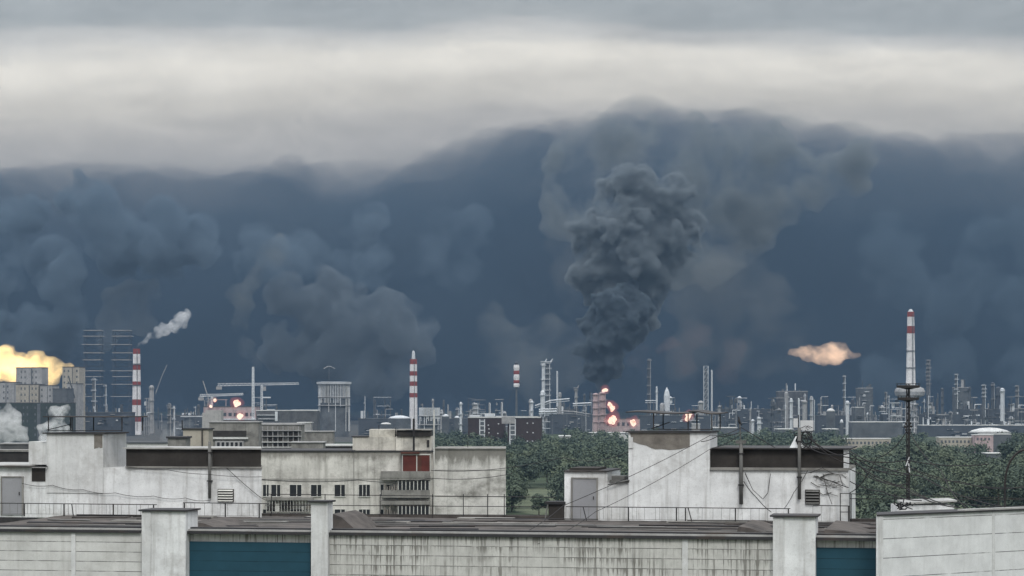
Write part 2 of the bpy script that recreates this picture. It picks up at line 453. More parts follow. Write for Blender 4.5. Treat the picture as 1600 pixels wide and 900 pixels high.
# ------------------------------------------------------------------ materials
def mat(name, base, rough=0.85, dirt=None, streak=0.0, blotch=0.0, scale=1.0, seam_z=None, seam_x=None,
        drip=0.0, var=0.06, metal=0.0, bump=0.0, top_stain=None, moss=None):
    """weathered surface: blotches, rain streaks, joints; object coordinates in metres.
    seam_z / seam_x = (pitch, width, offset)"""
    m = bpy.data.materials.new(name)
    m.use_nodes = True
    nt = m.node_tree
    bs = nt.nodes['Principled BSDF']
    bs.inputs['Roughness'].default_value = rough
    bs.inputs['Metallic'].default_value = metal
    bs.inputs['Specular IOR Level'].default_value = 0.25
    N, L = nt.nodes.new, nt.links.new
    tc = N('ShaderNodeTexCoord')
    dirt = dirt or tuple(c * 0.35 for c in base)
    def mth(op, a=None, b=None, c=None, clamp=False):
        q = N('ShaderNodeMath'); q.operation = op; q.use_clamp = clamp
        for i, v in enumerate((a, b, c)):
            if v is None: continue
            if hasattr(v, 'links'): L(v, q.inputs[i])
            else: q.inputs[i].default_value = v
        return q.outputs[0]
    def noise(sx, sy, sz, det=4.0, rgh=0.6, off=0.0):
        mp = N('ShaderNodeMapping')
        mp.inputs['Scale'].default_value = (sx, sy, sz)
        mp.inputs['Location'].default_value = (off, off * 0.7, off * 1.3)
        L(tc.outputs['Object'], mp.inputs['Vector'])
        n = N('ShaderNodeTexNoise')
        n.inputs['Scale'].default_value = 1.0
        n.inputs['Detail'].default_value = det
        n.inputs['Roughness'].default_value = rgh
        L(mp.outputs[0], n.inputs['Vector'])
        return n.outputs['Fac']
    def ramp(v, lo, hi):
        r = N('ShaderNodeMapRange')
        r.inputs['From Min'].default_value = lo
        r.inputs['From Max'].default_value = hi
        L(v, r.inputs['Value'])
        return r.outputs[0]
    def mix(c1, c2, fac):
        x = N('ShaderNodeMix'); x.data_type = 'RGBA'
        if hasattr(fac, 'links'): L(fac, x.inputs['Factor'])
        else: x.inputs['Factor'].default_value = fac
        for s, c in (('A', c1), ('B', c2)):
            if hasattr(c, 'links'): L(c, x.inputs[s])
            else: x.inputs[s].default_value = (*c, 1)
        return x.outputs['Result']
    s = scale
    v = noise(0.9 * s, 0.9 * s, 0.9 * s, 6.0, 0.62)
    lo = tuple(max(0, c * (1 - var * 3)) for c in base)
    hi = tuple(min(1, c * (1 + var * 2)) for c in base)
    col = mix(lo, hi, ramp(v, 0.3, 0.7))
    fine = noise(9 * s, 9 * s, 9 * s, 3.0, 0.6, 3.3)
    col = mix(col, dirt, mth('MULTIPLY', ramp(fine, 0.55, 0.8), 0.35 * min(1, blotch * 2 + var)))
    if bump:
        g_ = noise(26 * s, 26 * s, 26 * s, 3.0, 0.75, 12.0)
        col = mix(col, dirt, mth('MULTIPLY', ramp(g_, 0.56, 0.74), 0.35))
        g2 = noise(1.7 * s, 1.7 * s, 0.9 * s, 9.0, 0.8, 15.0)
        col = mix(col, dirt, mth('MULTIPLY', ramp(g2, 0.60, 0.68), 0.40))
    if blotch:
        b = noise(0.55 * s, 0.55 * s, 0.7 * s, 7.0, 0.68, 7.7)
        col = mix(col, dirt, mth('MULTIPLY', ramp(b, 0.52, 0.68), blotch))
    if streak:
        b = noise(3.2 * s, 3.2 * s, 0.22 * s, 4.0, 0.65, 1.9)
        col = mix(col, dirt, mth('MULTIPLY', ramp(b, 0.50, 0.72), streak))
    sep = None
    if seam_z or seam_x or drip or top_stain:
        sp = N('ShaderNodeSeparateXYZ'); L(tc.outputs['Object'], sp.inputs[0])
        sep = sp.outputs
    if top_stain:                       # (height of the top, how far stains reach, strength)
        zt, ln, st = top_stain
        q = ramp(sep['Z'], zt - ln, zt)
        b = noise(2.4 * s, 2.4 * s, 0.5 * s, 6.0, 0.7, 5.1)
        e = ramp(mth('ADD', mth('MULTIPLY', q, 0.6), b), 0.72, 0.95)
        col = mix(col, dirt, mth('MULTIPLY', e, st))
    if seam_z:
        p, wd, off = seam_z
        fr = mth('FRACT', mth('MULTIPLY_ADD', sep['Z'], 1 / p, off + 1000.0))
        if drip:
            b = noise(11.0, 11.0, 0.35, 3.0, 0.75, 2.2)
            # drips start at each joint (top of the course) and fade downwards
            fade = mth('MULTIPLY_ADD', fr, 0.9, 0.12)
            t1 = ramp(mth('ADD', mth('MULTIPLY', fade, 0.12), b), 0.58, 0.66)
            big = ramp(noise(0.35, 0.35, 0.6, 3.0, 0.5, 9.0), 0.30, 0.55)
            col = mix(col, dirt, mth('MULTIPLY', mth('MULTIPLY', t1, drip), big))
        ln = mth('LESS_THAN', fr, wd / p)
        br = ramp(noise(1.1, 1.1, 3.0, 4.0, 0.7, 4.4), 0.30, 0.52)
        col = mix(col, tuple(c * 0.22 for c in base), mth('MULTIPLY', ln, br))
    if seam_x:
        p, wd, off = seam_x
        fr = mth('FRACT', mth('MULTIPLY_ADD', sep['X'], 1 / p, off + 1000.0))
        ln = mth('LESS_THAN', fr, wd / p)
        br = ramp(noise(2.0, 2.0, 1.0, 4.0, 0.7, 6.4), 0.38, 0.62)
        col = mix(col, tuple(c * 0.35 for c in base), mth('MULTIPLY', ln, br))
    L(col, bs.inputs['Base Color'])
    if bump:
        bp = N('ShaderNodeBump')
        bp.inputs['Strength'].default_value = bump
        bp.inputs['Distance'].default_value = 0.03
        L(noise(5 * s, 5 * s, 5 * s, 6.0, 0.6, 8.0), bp.inputs['Height'])
        L(bp.outputs[0], bs.inputs['Normal'])
    return m

M = {}
M['stucco'] = mat('white_stucco', (0.71, 0.725, 0.73), dirt=(0.27, 0.26, 0.245), streak=0.55, blotch=0.45, var=0.07, bump=0.4)
M['stucco2'] = mat('grey_stucco', (0.61, 0.62, 0.62), dirt=(0.25, 0.24, 0.22), streak=0.45, blotch=0.4, var=0.06, bump=0.4)
M['panel'] = mat('white_panel', (0.57, 0.575, 0.56), dirt=(0.26, 0.25, 0.22), streak=0.3, blotch=0.25, seam_z=(0.405, 0.030, 0.30), bump=0.2)
M['tile'] = mat('dripping_panel', (0.53, 0.53, 0.505), dirt=(0.13, 0.125, 0.11), streak=0.3, blotch=0.25, seam_z=(0.405, 0.028, 0.30), seam_x=(1.22, 0.022, 0.0), drip=0.85, bump=0.2)
M['wing'] = mat('wing_panel', (0.66, 0.675, 0.68), dirt=(0.33, 0.33, 0.31), streak=0.2, blotch=0.15, seam_z=(0.75, 0.030, 0.36), bump=0.2)
M['lintel'] = mat('lintel_stucco', (0.60, 0.60, 0.58), dirt=(0.13, 0.12, 0.10), streak=0.3, blotch=0.3, drip=0.9, seam_z=(3.3, 0.001, 0.2))
M['teal'] = mat('teal_cladding', (0.014, 0.060, 0.090), rough=0.6, dirt=(0.012, 0.05, 0.07), var=0.05, blotch=0.2, seam_z=(0.405, 0.018, 0.1))
M['bitumen'] = mat('bitumen_roof', (0.085, 0.075, 0.069), dirt=(0.028, 0.026, 0.025), blotch=0.85, var=0.18, scale=0.9, bump=0.6)
M['flash'] = mat('dark_flashing', (0.035, 0.035, 0.038), rough=0.6, dirt=(0.12, 0.08, 0.05), blotch=0.3, var=0.1)
M['flash_light'] = mat('zinc_flashing', (0.36, 0.36, 0.35), rough=0.5, dirt=(0.12, 0.10, 0.08), blotch=0.5, var=0.1)
M['attic'] = mat('dark_attic', (0.040, 0.036, 0.033), dirt=(0.018, 0.016, 0.015), blotch=0.5, var=0.12, streak=0.3)
M['door'] = mat('grey_steel_door', (0.27, 0.275, 0.29), rough=0.6, dirt=(0.16, 0.15, 0.14), blotch=0.3, var=0.03)
M['iron'] = mat('dark_iron', (0.025, 0.025, 0.027), rough=0.7, dirt=(0.07, 0.04, 0.025), blotch=0.3)
M['pipe'] = mat('weathered_pipe', (0.13, 0.13, 0.125), rough=0.7, dirt=(0.05, 0.045, 0.04), blotch=0.6, var=0.12)
M['pale_metal'] = mat('pale_metal', (0.55, 0.56, 0.57), rough=0.5, dirt=(0.2, 0.19, 0.18), blotch=0.3)
M['concrete'] = mat('bare_concrete', (0.20, 0.185, 0.165), dirt=(0.10, 0.09, 0.08), blotch=0.6, var=0.12, scale=1.5, bump=0.6)
M['cream'] = mat('cream_panel', (0.585, 0.575, 0.54), dirt=(0.11, 0.10, 0.085), streak=0.5, blotch=0.55, var=0.08, scale=0.45, top_stain=(26.3, 1.4, 0.6))
M['cream2'] = mat('stained_panel', (0.585, 0.575, 0.55), dirt=(0.10, 0.095, 0.08), streak=0.6, blotch=0.75, var=0.1, scale=0.45, top_stain=(26.5, 2.6, 0.75))
M['cream_top'] = mat('cream_roof_house', (0.60, 0.58, 0.52), dirt=(0.12, 0.11, 0.09), streak=0.6, blotch=0.6, var=0.1, scale=0.5)
M['slab_grey'] = mat('grey_slab', (0.24, 0.235, 0.22), dirt=(0.08, 0.075, 0.07), streak=0.5, blotch=0.6, var=0.12, scale=0.6)
M['glass_dark'] = mat('dark_window', (0.022, 0.024, 0.027), rough=0.3, dirt=(0.05, 0.05, 0.05), blotch=0.2)
M['frame'] = mat('window_frame', (0.55, 0.55, 0.52), dirt=(0.25, 0.24, 0.22), blotch=0.3)
M['rust'] = mat('rust_red', (0.105, 0.028, 0.022), dirt=(0.07, 0.03, 0.02), blotch=0.5, var=0.1)
M['rust_dark'] = mat('rust_dark', (0.085, 0.035, 0.025), dirt=(0.03, 0.02, 0.015), blotch=0.5, var=0.1)
# far things
M['red_band'] = mat('red_band', (0.26, 0.055, 0.045), dirt=(0.2, 0.07, 0.06), blotch=0.3, scale=0.15)
M['white_band'] = mat('white_band', (0.80, 0.79, 0.80), dirt=(0.40, 0.37, 0.38), blotch=0.4, streak=0.35, scale=0.12)
M['far_white'] = mat('white_and_glint_steel', (0.63, 0.66, 0.69), dirt=(0.35, 0.36, 0.37), blotch=0.45, scale=0.15)  # white steel; its bright tone also paints glints on platforms and frames
M['far_grey'] = mat('dull_steel', (0.12, 0.13, 0.14), dirt=(0.05, 0.05, 0.055), blotch=0.6, scale=0.1, var=0.15)
M['far_dark'] = mat('dark_steel', (0.075, 0.085, 0.10), dirt=(0.03, 0.033, 0.04), blotch=0.5, scale=0.1)
M['far_pale'] = mat('pale_concrete_far', (0.38, 0.38, 0.38), dirt=(0.16, 0.16, 0.16), blotch=0.5, streak=0.4, scale=0.12, var=0.1)
M['far_cream'] = mat('cream_far', (0.42, 0.39, 0.33), dirt=(0.16, 0.14, 0.12), blotch=0.4, streak=0.4, scale=0.12)
M['brick_dark'] = mat('dark_brick', (0.055, 0.040, 0.038), dirt=(0.025, 0.02, 0.02), blotch=0.4, scale=0.3)
M['far_roof'] = mat('grey_roof_far', (0.11, 0.11, 0.112), dirt=(0.04, 0.04, 0.045), blotch=0.6, scale=0.2, var=0.15)
M['roof_pale'] = mat('pale_roof_far', (0.62, 0.63, 0.62), dirt=(0.25, 0.25, 0.24), blotch=0.45, scale=0.12)
M['pinkish'] = mat('pink_and_firelit_concrete', (0.48, 0.38, 0.385), dirt=(0.16, 0.11, 0.115), blotch=0.5, streak=0.5, scale=0.2)  # pink of the firelight put into the colour; also a plain pink house
M['dark_green'] = mat('dark_green_far', (0.05, 0.062, 0.055), dirt=(0.02, 0.025, 0.024), blotch=0.6, scale=0.12)
M['wet'] = mat('rag_white', (0.75, 0.76, 0.76), dirt=(0.3, 0.3, 0.3), blotch=0.3)

# ------------------------------------------------------------------ mesh builder
class MB:
    def __init__(self):
        self.v, self.f, self.mi = [], [], []
    def add(self, vs, fs, mi=0):
        o = len(self.v)
        self.v += [tuple(x) for x in vs]
        self.f += [tuple(i + o for i in f) for f in fs]
        self.mi += [mi] * len(fs)
        return self
    def box(self, x0, x1, y0, y1, z0, z1, mi=0):
        v = [(x, y, z) for z in (z0, z1) for y in (y0, y1) for x in (x0, x1)]
        return self.add(v, [(0, 2, 3, 1), (4, 5, 7, 6), (0, 1, 5, 4), (2, 6, 7, 3), (0, 4, 6, 2), (1, 3, 7, 5)], mi)
    def foot(self, pts, z0, z1, mi=0):
        'footprint polygon (x, y) raised from z0 to z1'
        n = len(pts)
        v = [(x, y, z0) for x, y in pts] + [(x, y, z1) for x, y in pts]
        return self.add(v, [tuple(range(n - 1, -1, -1)), tuple(range(n, 2 * n))] + [(i, (i + 1) % n, n + (i + 1) % n, n + i) for i in range(n)], mi)
    def tube(self, p, q, r, n=6, mi=0, r2=None):
        p, q = Vector(p), Vector(q)
        d = (q - p)
        if d.length < 1e-6: return self
        d.normalize()
        a = d.orthogonal().normalized(); b = d.cross(a)
        r2 = r if r2 is None else r2
        vs = []
        for c, rr in ((p, r), (q, r2)):
            for i in range(n):
                t = 2 * math.pi * i / n
                vs.append(c + (a * math.cos(t) + b * math.sin(t)) * rr)
        fs = [(i, (i + 1) % n, n + (i + 1) % n, n + i) for i in range(n)]
        fs += [tuple(range(n - 1, -1, -1)), tuple(range(n, 2 * n))]
        return self.add(vs, fs, mi)
    def path(self, pts, r, n=5, mi=0):
        pts = [Vector(p) for p in pts]
        vs, k = [], len(pts)
        up = Vector((0.13, 0.2, 0.97))
        for i, p in enumerate(pts):
            d = (pts[min(i + 1, k - 1)] - pts[max(i - 1, 0)]).normalized()
            a = d.cross(up)
            if a.length < 0.05: a = d.cross(Vector((1, 0, 0.1)))
            a.normalize(); b = d.cross(a)
            for j in range(n):
                t = 2 * math.pi * j / n
                vs.append(p + (a * math.cos(t) + b * math.sin(t)) * r)
        fs = []
        for i in range(k - 1):
            for j in range(n):
                fs.append((i * n + j, i * n + (j + 1) % n, (i + 1) * n + (j + 1) % n, (i + 1) * n + j))
        fs += [tuple(range(n)), tuple(range((k - 1) * n, k * n))]
        return self.add(vs, fs, mi)
    def lathe(self, cx, cy, prof, n=16, mi=0, caps=True):
        vs = []
        for r, z in prof:
            for i in range(n):
                t = 2 * math.pi * i / n
                vs.append((cx + r * math.cos(t), cy + r * math.sin(t), z))
        fs = []
        for k in range(len(prof) - 1):
            for i in range(n):
                fs.append((k * n + i, k * n + (i + 1) % n, (k + 1) * n + (i + 1) % n, (k + 1) * n + i))
        if caps:
            fs += [tuple(range(n - 1, -1, -1)), tuple(range((len(prof) - 1) * n, len(prof) * n))]
        return self.add(vs, fs, mi)
    def prism(self, pts2, y0, y1, mi=0):
        "polygon in x,z pushed from y0 to y1"
        n = len(pts2)
        vs = [(x, y0, z) for x, z in pts2] + [(x, y1, z) for x, z in pts2]
        fs = [tuple(range(n)), tuple(range(2 * n - 1, n - 1, -1))]
        fs += [(i, n + i, n + (i + 1) % n, (i + 1) % n) for i in range(n)]
        return self.add(vs, fs, mi)

class Frame:
    "a building's own axes: x along the front, y into the depth"
    def __init__(self, ox, oy, deg):
        self.o = (ox, oy); self.a = R(deg)
        self.c, self.s = math.cos(self.a), math.sin(self.a)
    def w(self, x, y, z=0.0):
        return Vector((self.o[0] + x * self.c - y * self.s, self.o[1] + x * self.s + y * self.c, z))
    def x(self, px, y):
        "local x where column px of the photograph meets the plane at depth y"
        t = (px - 800.0) / F
        # ox + x c - y s = t (oy + x s + y c)
        return (t * (self.o[1] + y * self.c) - self.o[0] + y * self.s) / (self.c - t * self.s)
    def z(self, px, py, y):
        p = self.w(self.x(px, y), y)
        return CZ - (py - HZ) / F * p.y

class Thing:
    def __init__(self, name, label, cat, frame, origin, group=None, kind=None):
        self.fr, self.org = frame, Vector(origin)
        o = bpy.data.objects.new(name, None)
        COL.objects.link(o)
        o.empty_display_size = 0.5
        o.location = frame.w(*origin)
        o.rotation_euler = (0, 0, frame.a)
        tag(o, label, cat, group, kind)
        self.o = o
    def part(self, name, mb, mats, parent=None, label=None, smooth=False):
        mats = mats if isinstance(mats, (list, tuple)) else [mats]
        vs = [(x - self.org.x, y - self.org.y, z - self.org.z) for x, y, z in mb.v]
        o = link_mesh(name, vs, mb.f, None, parent or self.o, smooth)
        for m in mats: o.data.materials.append(m)
        if len(mats) > 1:
            o.data.polygons.foreach_set('material_index', mb.mi)
        if label: o['label'] = label
        return o

def single(name, label, cat, frame, mb, mats, origin, group=None, smooth=False, kind=None):
    "a thing that is one mesh"
    mats = mats if isinstance(mats, (list, tuple)) else [mats]
    og = Vector(origin)
    vs = [(x - og.x, y - og.y, z - og.z) for x, y, z in mb.v]
    o = link_mesh(name, vs, mb.f, None, None, smooth)
    for m in mats: o.data.materials.append(m)
    if len(mats) > 1: o.data.polygons.foreach_set('material_index', mb.mi)
    o.location = frame.w(*origin); o.rotation_euler = (0, 0, frame.a)
    return tag(o, label, cat, group, kind)

G0 = Frame(0, 0, 0)
# ------------------------------------------------------------------ the near block whose roof fills the foreground
ZR = 26.67
FN = Frame(0.0, 97.0, -11.0)
nx = lambda px, y=0.0: FN.x(px, y)
nz = lambda px, py, y=0.0: FN.z(px, py, y)

near = Thing('apartment_block', 'near white panel block with teal strips, its flat bitumen roof filling the foreground', 'apartment block', FN, (0, 0, 0))
def wall(px0, px1, y, z0, z1, m, label=None, y1=13.8):
    return near.part('wall', MB().box(nx(px0, y), nx(px1, y), y, y1, z0, z1), M[m], label=label)
wall(-60, 112, 0.0, 0, ZR, 'panel', 'white panels with thin level joints')
near.part('pilaster', MB().box(nx(112), nx(118, -0.03), -0.05, 13.7, 0, ZR - 0.004), M['stucco2'])
wall(118, 221, 0.004, 0, ZR - 0.002, 'panel', 'white panels with thin level joints')
wall(289, 486, 0.25, 0, ZR - 0.001, 'lintel', 'pale lintel band above the teal cladding')
near.part('cladding', MB().box(nx(296, 0.17), nx(485, 0.17), 0.17, 0.247, 0, nz(390, 847, .17)), M['teal'], label='wide teal cladding strip')
wall(511, 1070, 0.0, 0, ZR, 'tile', 'pale panels streaked with dark rain drips')
near.part('pilaster', MB().box(nx(1066), nx(1075), -0.03, 13.7, 0, ZR - 0.004), M['stucco2'])
wall(1075, 1209, 0.004, 0, ZR - 0.002, 'tile', 'pale panels streaked with dark rain drips')
wall(1274, 1372, 0.25, 0, ZR - 0.001, 'lintel', 'pale lintel band above the teal cladding')
near.part('cladding', MB().box(nx(1275, 0.17), nx(1371, 0.17), 0.17, 0.247, 0, nz(1320, 856, .17)), M['teal'], label='narrow teal cladding strip')
def pylon(px0, px1, ptop, depth, m='stucco', split=None):
    x0, x1 = nx(px0, -0.3), nx(px1, -0.3)
    zt = nz((px0 + px1) / 2, ptop, -0.3)
    b = MB().box(x0, x1, -0.3, depth, 0, zt)
    p = near.part('pylon', b, M[m])
    near.part('cap', MB().box(x0 - 0.12, x1 + 0.10, -0.42, depth + 0.08, zt + 0.003, zt + 0.07), M['flash'], parent=p)
    if split:
        near.part('shaded_edge', MB().box(x0 - 0.002, nx(split, -0.33), -0.345, 0.2, 0, zt - 0.03), M['stucco2'], parent=p)  # greyer stucco paints the shade on the slim left face
pylon(222, 290, 799, 1.3, split=236)
pylon(486, 512, 785, 0.5, 'stucco2')
pylon(1208, 1274, 808, 1.3, split=1224)
# roof sheet with low waves, patches and a coping
rm = MB()
nxs, nys = 90, 16
X0, X1 = nx(-70), nx(1400)
rng = np.random.default_rng(4)
hh = rng.uniform(0, 1, (nys + 1, nxs + 1))
vs = []
for j in range(nys + 1):
    for i in range(nxs + 1):
        y = 0.3 + (13.7 - 0.3) * j / nys
        e = 0.0 if j in (0, nys) else 0.05 * hh[j, i] + 0.05 * math.sin(i * 0.4) * math.sin(j * 0.9)
        vs.append((X0 + (X1 - X0) * i / nxs, y, ZR + 0.03 + e * 0.6))
rm.add(vs, [(j * (nxs + 1) + i, j * (nxs + 1) + i + 1, (j + 1) * (nxs + 1) + i + 1, (j + 1) * (nxs + 1) + i) for j in range(nys) for i in range(nxs)])
roof = near.part('roof', rm, M['bitumen'])
tar = mat('tar_patch', (0.045, 0.04, 0.038), dirt=(0.13, 0.115, 0.105), blotch=0.5, var=0.1)
for k in range(44):
    cx, cy = rng.uniform(X0 + 1, X1 - 3), rng.uniform(1.2, 12.5)
    w_, d_ = rng.uniform(0.8, 5.5), rng.uniform(0.15, 0.9)
    near.part('roof_patch', MB().box(cx, cx + w_, cy, cy + d_, ZR - 0.02, ZR + 0.085 + 0.004 * (k % 7)), (tar, M['flash'], M['slab_grey'], tar)[k % 4], parent=roof)
for (a, b) in ((-60, 221), (289, 486), (511, 1209), (1274, 1371)):
    cp = near.part('coping', MB().box(nx(a), nx(b), -0.09, 0.36, ZR + 0.004, ZR + 0.055).box(nx(a), nx(b), -0.13, -0.092, ZR - 0.06, ZR + 0.05), M['flash'])
    near.part('coping_lip', MB().box(nx(a) + .01, nx(b) - .01, 0.02, 0.16, ZR + 0.058, ZR + 0.13), M['flash_light'], parent=cp)
    near.part('coping_fillet', MB().box(nx(a) + .01, nx(b) - .01, 0.30, 0.62, ZR + 0.06, ZR + 0.19), M['flash'], parent=cp)
near.part('back_parapet', MB().box(X0, X1, 13.4, 13.78, ZR + 0.002, ZR + 0.16), M['bitumen'])
for k in range(30):
    cx, cy = rng.uniform(X0 + 1, X1 - 6), rng.uniform(0.9, 12.0)
    l_ = rng.uniform(1.5, 9.0); tl = rng.uniform(-.25, .25)
    near.part('roof_seam', MB().path([(cx + l_ * u, cy + tl * u * 2 + .05 * math.sin(u * 9 + k), ZR + .12) for u in (0, .2, .4, .6, .8, 1)], rng.uniform(.018, .04), 4), (M['flash'], M['iron'], M['pipe'])[k % 3], parent=roof)
# low dark mounds of roofing felt beside the pylons
for (a, b, y0, y1, h) in ((515, 560, 1.2, 5.0, 0.75), (296, 350, 1.5, 6.0, 0.35), (1285, 1368, 1.4, 9.0, 0.30), (1150, 1205, 2.0, 8.0, 0.35)):
    x0, x1 = nx(a, y0), nx(b, y0)
    md = MB()
    md.add([(x0, y0, ZR), (x1, y0, ZR), (x1, y1, ZR), (x0, y1, ZR), (x0 + .1, y0 + .1, ZR + h), (x1 - .6 * (x1 - x0), y0 + .1, ZR + h * .8), (x1 - .6 * (x1 - x0), y1, ZR + h * .8), (x0 + .1, y1, ZR + h)],
           [(0, 1, 5, 4), (1, 2, 6, 5), (2, 3, 7, 6), (3, 0, 4, 7), (4, 5, 6, 7)])
    near.part('felt_ridge', md, M['bitumen'], parent=roof)

# ---- left roof house
YH = 12.3
hx = lambda px, y=YH: FN.x(px, y)
hz = lambda px, py, y=YH: FN.z(px, py, y)
ZB = ZR + 0.03
def make_vent(th, px0, px1, py0, py1, pale=False):
    x0, x1 = hx(px0, YH - .05), hx(px1, YH - .05)
    z1, z0 = hz(px0, py0, YH - .05), hz(px0, py1, YH - .05)
    v = th.part('vent', MB().box(x0, x1, YH - 0.045, YH - 0.003, z0, z1), M['attic'])
    sl = MB()
    n = 5
    for i in range(n):
        zz = z0 + (z1 - z0) * (i + 0.5) / n
        sl.add([(x0 + .03, YH - .13, zz - .03), (x1 - .03, YH - .13, zz - .03), (x1 - .03, YH - .05, zz + .03), (x0 + .03, YH - .05, zz + .03)], [(0, 1, 2, 3)])
    th.part('louvre', sl, M['pipe'] if pale else M['frame'], parent=v)
def make_door(th, px0, px1, ptop, ybase):
    x0, x1 = hx(px0, ybase), hx(px1, ybase)
    zt = hz(px0, ptop, ybase)
    d = th.part('door', MB().box(x0, x1, ybase - 0.06, ybase - 0.004, ZB + .02, zt), M['door'])
    th.part('door_frame', MB().box(x0 - .07, x0 - .004, ybase - .09, ybase - .002, ZB, zt + .06).box(x1 + .004, x1 + .07, ybase - .09, ybase - .002, ZB, zt + .06)
            .box(x0 - .004, x1 + .004, ybase - .09, ybase - .002, zt + .004, zt + .06), M['slab_grey'], parent=d)
    th.part('handle', MB().box(x1 - .14, x1 - .11, ybase - .11, ybase - .061, ZB + .95, ZB + 1.1), M['iron'], parent=d)
def ragged(x0, x1, z0, z1, seed, n=18, bottom_only=True):
    r = random.Random(seed)
    pts = [(x0, z1), (x0, z0 + r.uniform(-.05, .1))]
    for i in range(1, n):
        pts.append((x0 + (x1 - x0) * i / n, z0 + r.uniform(-.10, .14)))
    pts += [(x1, z0 + .1), (x1, z1)]
    return pts

lh = Thing('roof_house', 'long white roof house at left with grey door, tall lift tower and dark attic strip', 'roof house', FN, (hx(200), YH, ZR))
zl = hz(230, 731)
def slant(x0, x1, y0, y1, z0, z1):
    return MB().foot([(x0, y0), (x1, y0), (x1 - .31 * (y1 - y0), y1), (x0, y1)], z0, z1)
lh.part('low_wall', slant(hx(-60), hx(409), YH, YH + 3.5, ZB - .1, zl), M['stucco'])
lh.part('wall_ledge', slant(hx(197), hx(411), YH - .10, YH + 3.5, zl + .003, zl + .07), M['slab_grey'])
za = hz(300, 702)
lh.part('attic_strip', slant(hx(197, YH + .12), hx(408, YH + .12), YH + .12, YH + 3.4, zl + .073, za), M['attic'])
lh.part('attic_roof', slant(hx(192), hx(409), YH - .05, YH + 3.6, za + .003, za + .075), M['flash_light'])
lh.part('attic_post', MB().box(hx(326, YH), hx(331, YH), YH + .02, YH + .115, zl + .07, za), M['pipe'])
zt = hz(100, 678, YH - .04)
tw = lh.part('lift_tower', MB().box(hx(73, YH - .04), hx(161, YH - .04), YH - .04, YH + 3.1, zl - 1.2, zt), M['stucco2'])
lh.part('tower_roof', MB().box(hx(68), hx(165), YH - .14, YH + 3.2, zt + .003, zt + .06), M['flash'], parent=tw)
lh.part('bare_patch', MB().prism(ragged(hx(147, YH - .05), hx(160, YH - .05), hz(150, 703, YH - .05), zt - .02, 5, 5), YH - .052, YH - .041), M['concrete'], parent=tw)
sb = lh.part('side_block', MB().box(hx(41), hx(72.5), YH + .3, YH + 3, zl + .12, hz(55, 690)), M['stucco2'])
lh.part('roof_sheet', MB().box(hx(-60), hx(50), YH - .1, YH + 5, zl + .003, zl + .11), M['flash_light'])
lh.part('vent', MB().box(hx(50), hx(71), YH - .03, YH - .003, hz(60, 752), hz(60, 731)), M['attic'])
make_vent(lh, 340, 365, 764, 784)
make_door(lh, 4, 35, 746, YH)
lh.part('roof_edge', MB().box(hx(-60), hx(76), YH - .22, YH - .104, zl + .0, zl + .06), M['flash'])

def canopy(name, label, px0, px1, py, posts, pbase, yh, thick=0.05, bend=None):
    t = Thing(name, label, 'canopy', FN, (hx((px0 + px1) / 2, yh + 1), yh + 1, hz(px0, pbase, yh)))
    z = hz(px0, py, yh)
    zb = hz(px0, pbase, yh)
    if bend:
        xm = hx(bend, yh)
        for (a, b, dz0, dz1) in ((hx(px0, yh), xm + .1, 0.03, -0.03), (xm - .05, hx(px1, yh), 0.06, -0.05)):
            n = 6; vs = []
            for i in range(n + 1):
                u = i / n; xx = a + (b - a) * u; zz = z + dz0 + (dz1 - dz0) * u + .03 * math.sin(u * 7)
                vs += [(xx, yh - .1, zz), (xx, yh + 2.9, zz + .05), (xx, yh - .1, zz + thick), (xx, yh + 2.9, zz + thick + .05)]
            fs = []
            for i in range(n):
                k = i * 4
                fs += [(k, k + 4, k + 5, k + 1), (k + 2, k + 3, k + 7, k + 6), (k, k + 2, k + 6, k + 4), (k + 1, k + 5, k + 7, k + 3)]
            fs += [(0, 1, 3, 2), (n * 4, n * 4 + 2, n * 4 + 3, n * 4 + 1)]
            t.part('roof_sheet', MB().add(vs, fs), M['flash'])
    else:
        t.part('roof_sheet', MB().box(hx(px0, yh), hx(px1, yh), yh - .1, yh + 2.9, z, z + thick), M['flash'])
    for p_ in posts:
        for yy in (yh + .05, yh + 2.6):
            x = hx(p_, yh) if yy < yh + 1 else hx(p_, yh) + .1
            t.part('post', MB().tube((x, yy, zb + .065), (x, yy, z), .030, 6), M['iron'])
    t.part('base_rail', MB().tube((hx(posts[0], yh), yh + .05, zb + .10), (hx(posts[-1], yh), yh + .05, zb + .10), .02, 5)
           .tube((hx(posts[0], yh) - .1, yh + .05, zb + .12), (hx(posts[0], yh) + .5, yh + 1.8, zb + .4), .02, 5), M['iron'])
    return t
canopy('roof_canopy', 'thin flat dark canopy on slim posts over the left lift tower', 68, 198, 652, (75, 112, 190), 676, YH)

# ---- right roof house
rh = Thing('roof_house', 'white roof house at right with tall tower, bare concrete patch and two wall pipes', 'roof house', FN, (hx(1100), YH, ZR))
zs = hz(910, 737)
rh.part('stair_block', MB().box(hx(882), hx(949), YH - .02, YH + 4, ZB - .1, zs), M['stucco'])
rh.part('stair_roof', MB().box(hx(881), hx(951), YH - .12, YH + 4.1, zs + .003, zs + .06), M['flash'])
rh.part('roof_slab', MB().box(hx(888), hx(932), YH + .3, YH + 3.0, zs + .063, zs + .16), M['attic'])
rh.part('low_wall', MB().box(hx(949.2), hx(984), YH + .02, YH + 4, ZB - .1, hz(960, 754)), M['stucco2'])
rh.part('rubble', MB().box(hx(953), hx(983), YH - .08, YH + 2, hz(960, 754) + .003, hz(960, 750)).box(hx(955), hx(975), YH + .1, YH + 1.4, hz(960, 750) + .003, hz(960, 744))
        .tube((hx(951), YH - .2, hz(960, 757)), (hx(984), YH - .1, hz(960, 750)), .03), M['pipe'])
make_door(rh, 895, 932, 748, YH - .02)
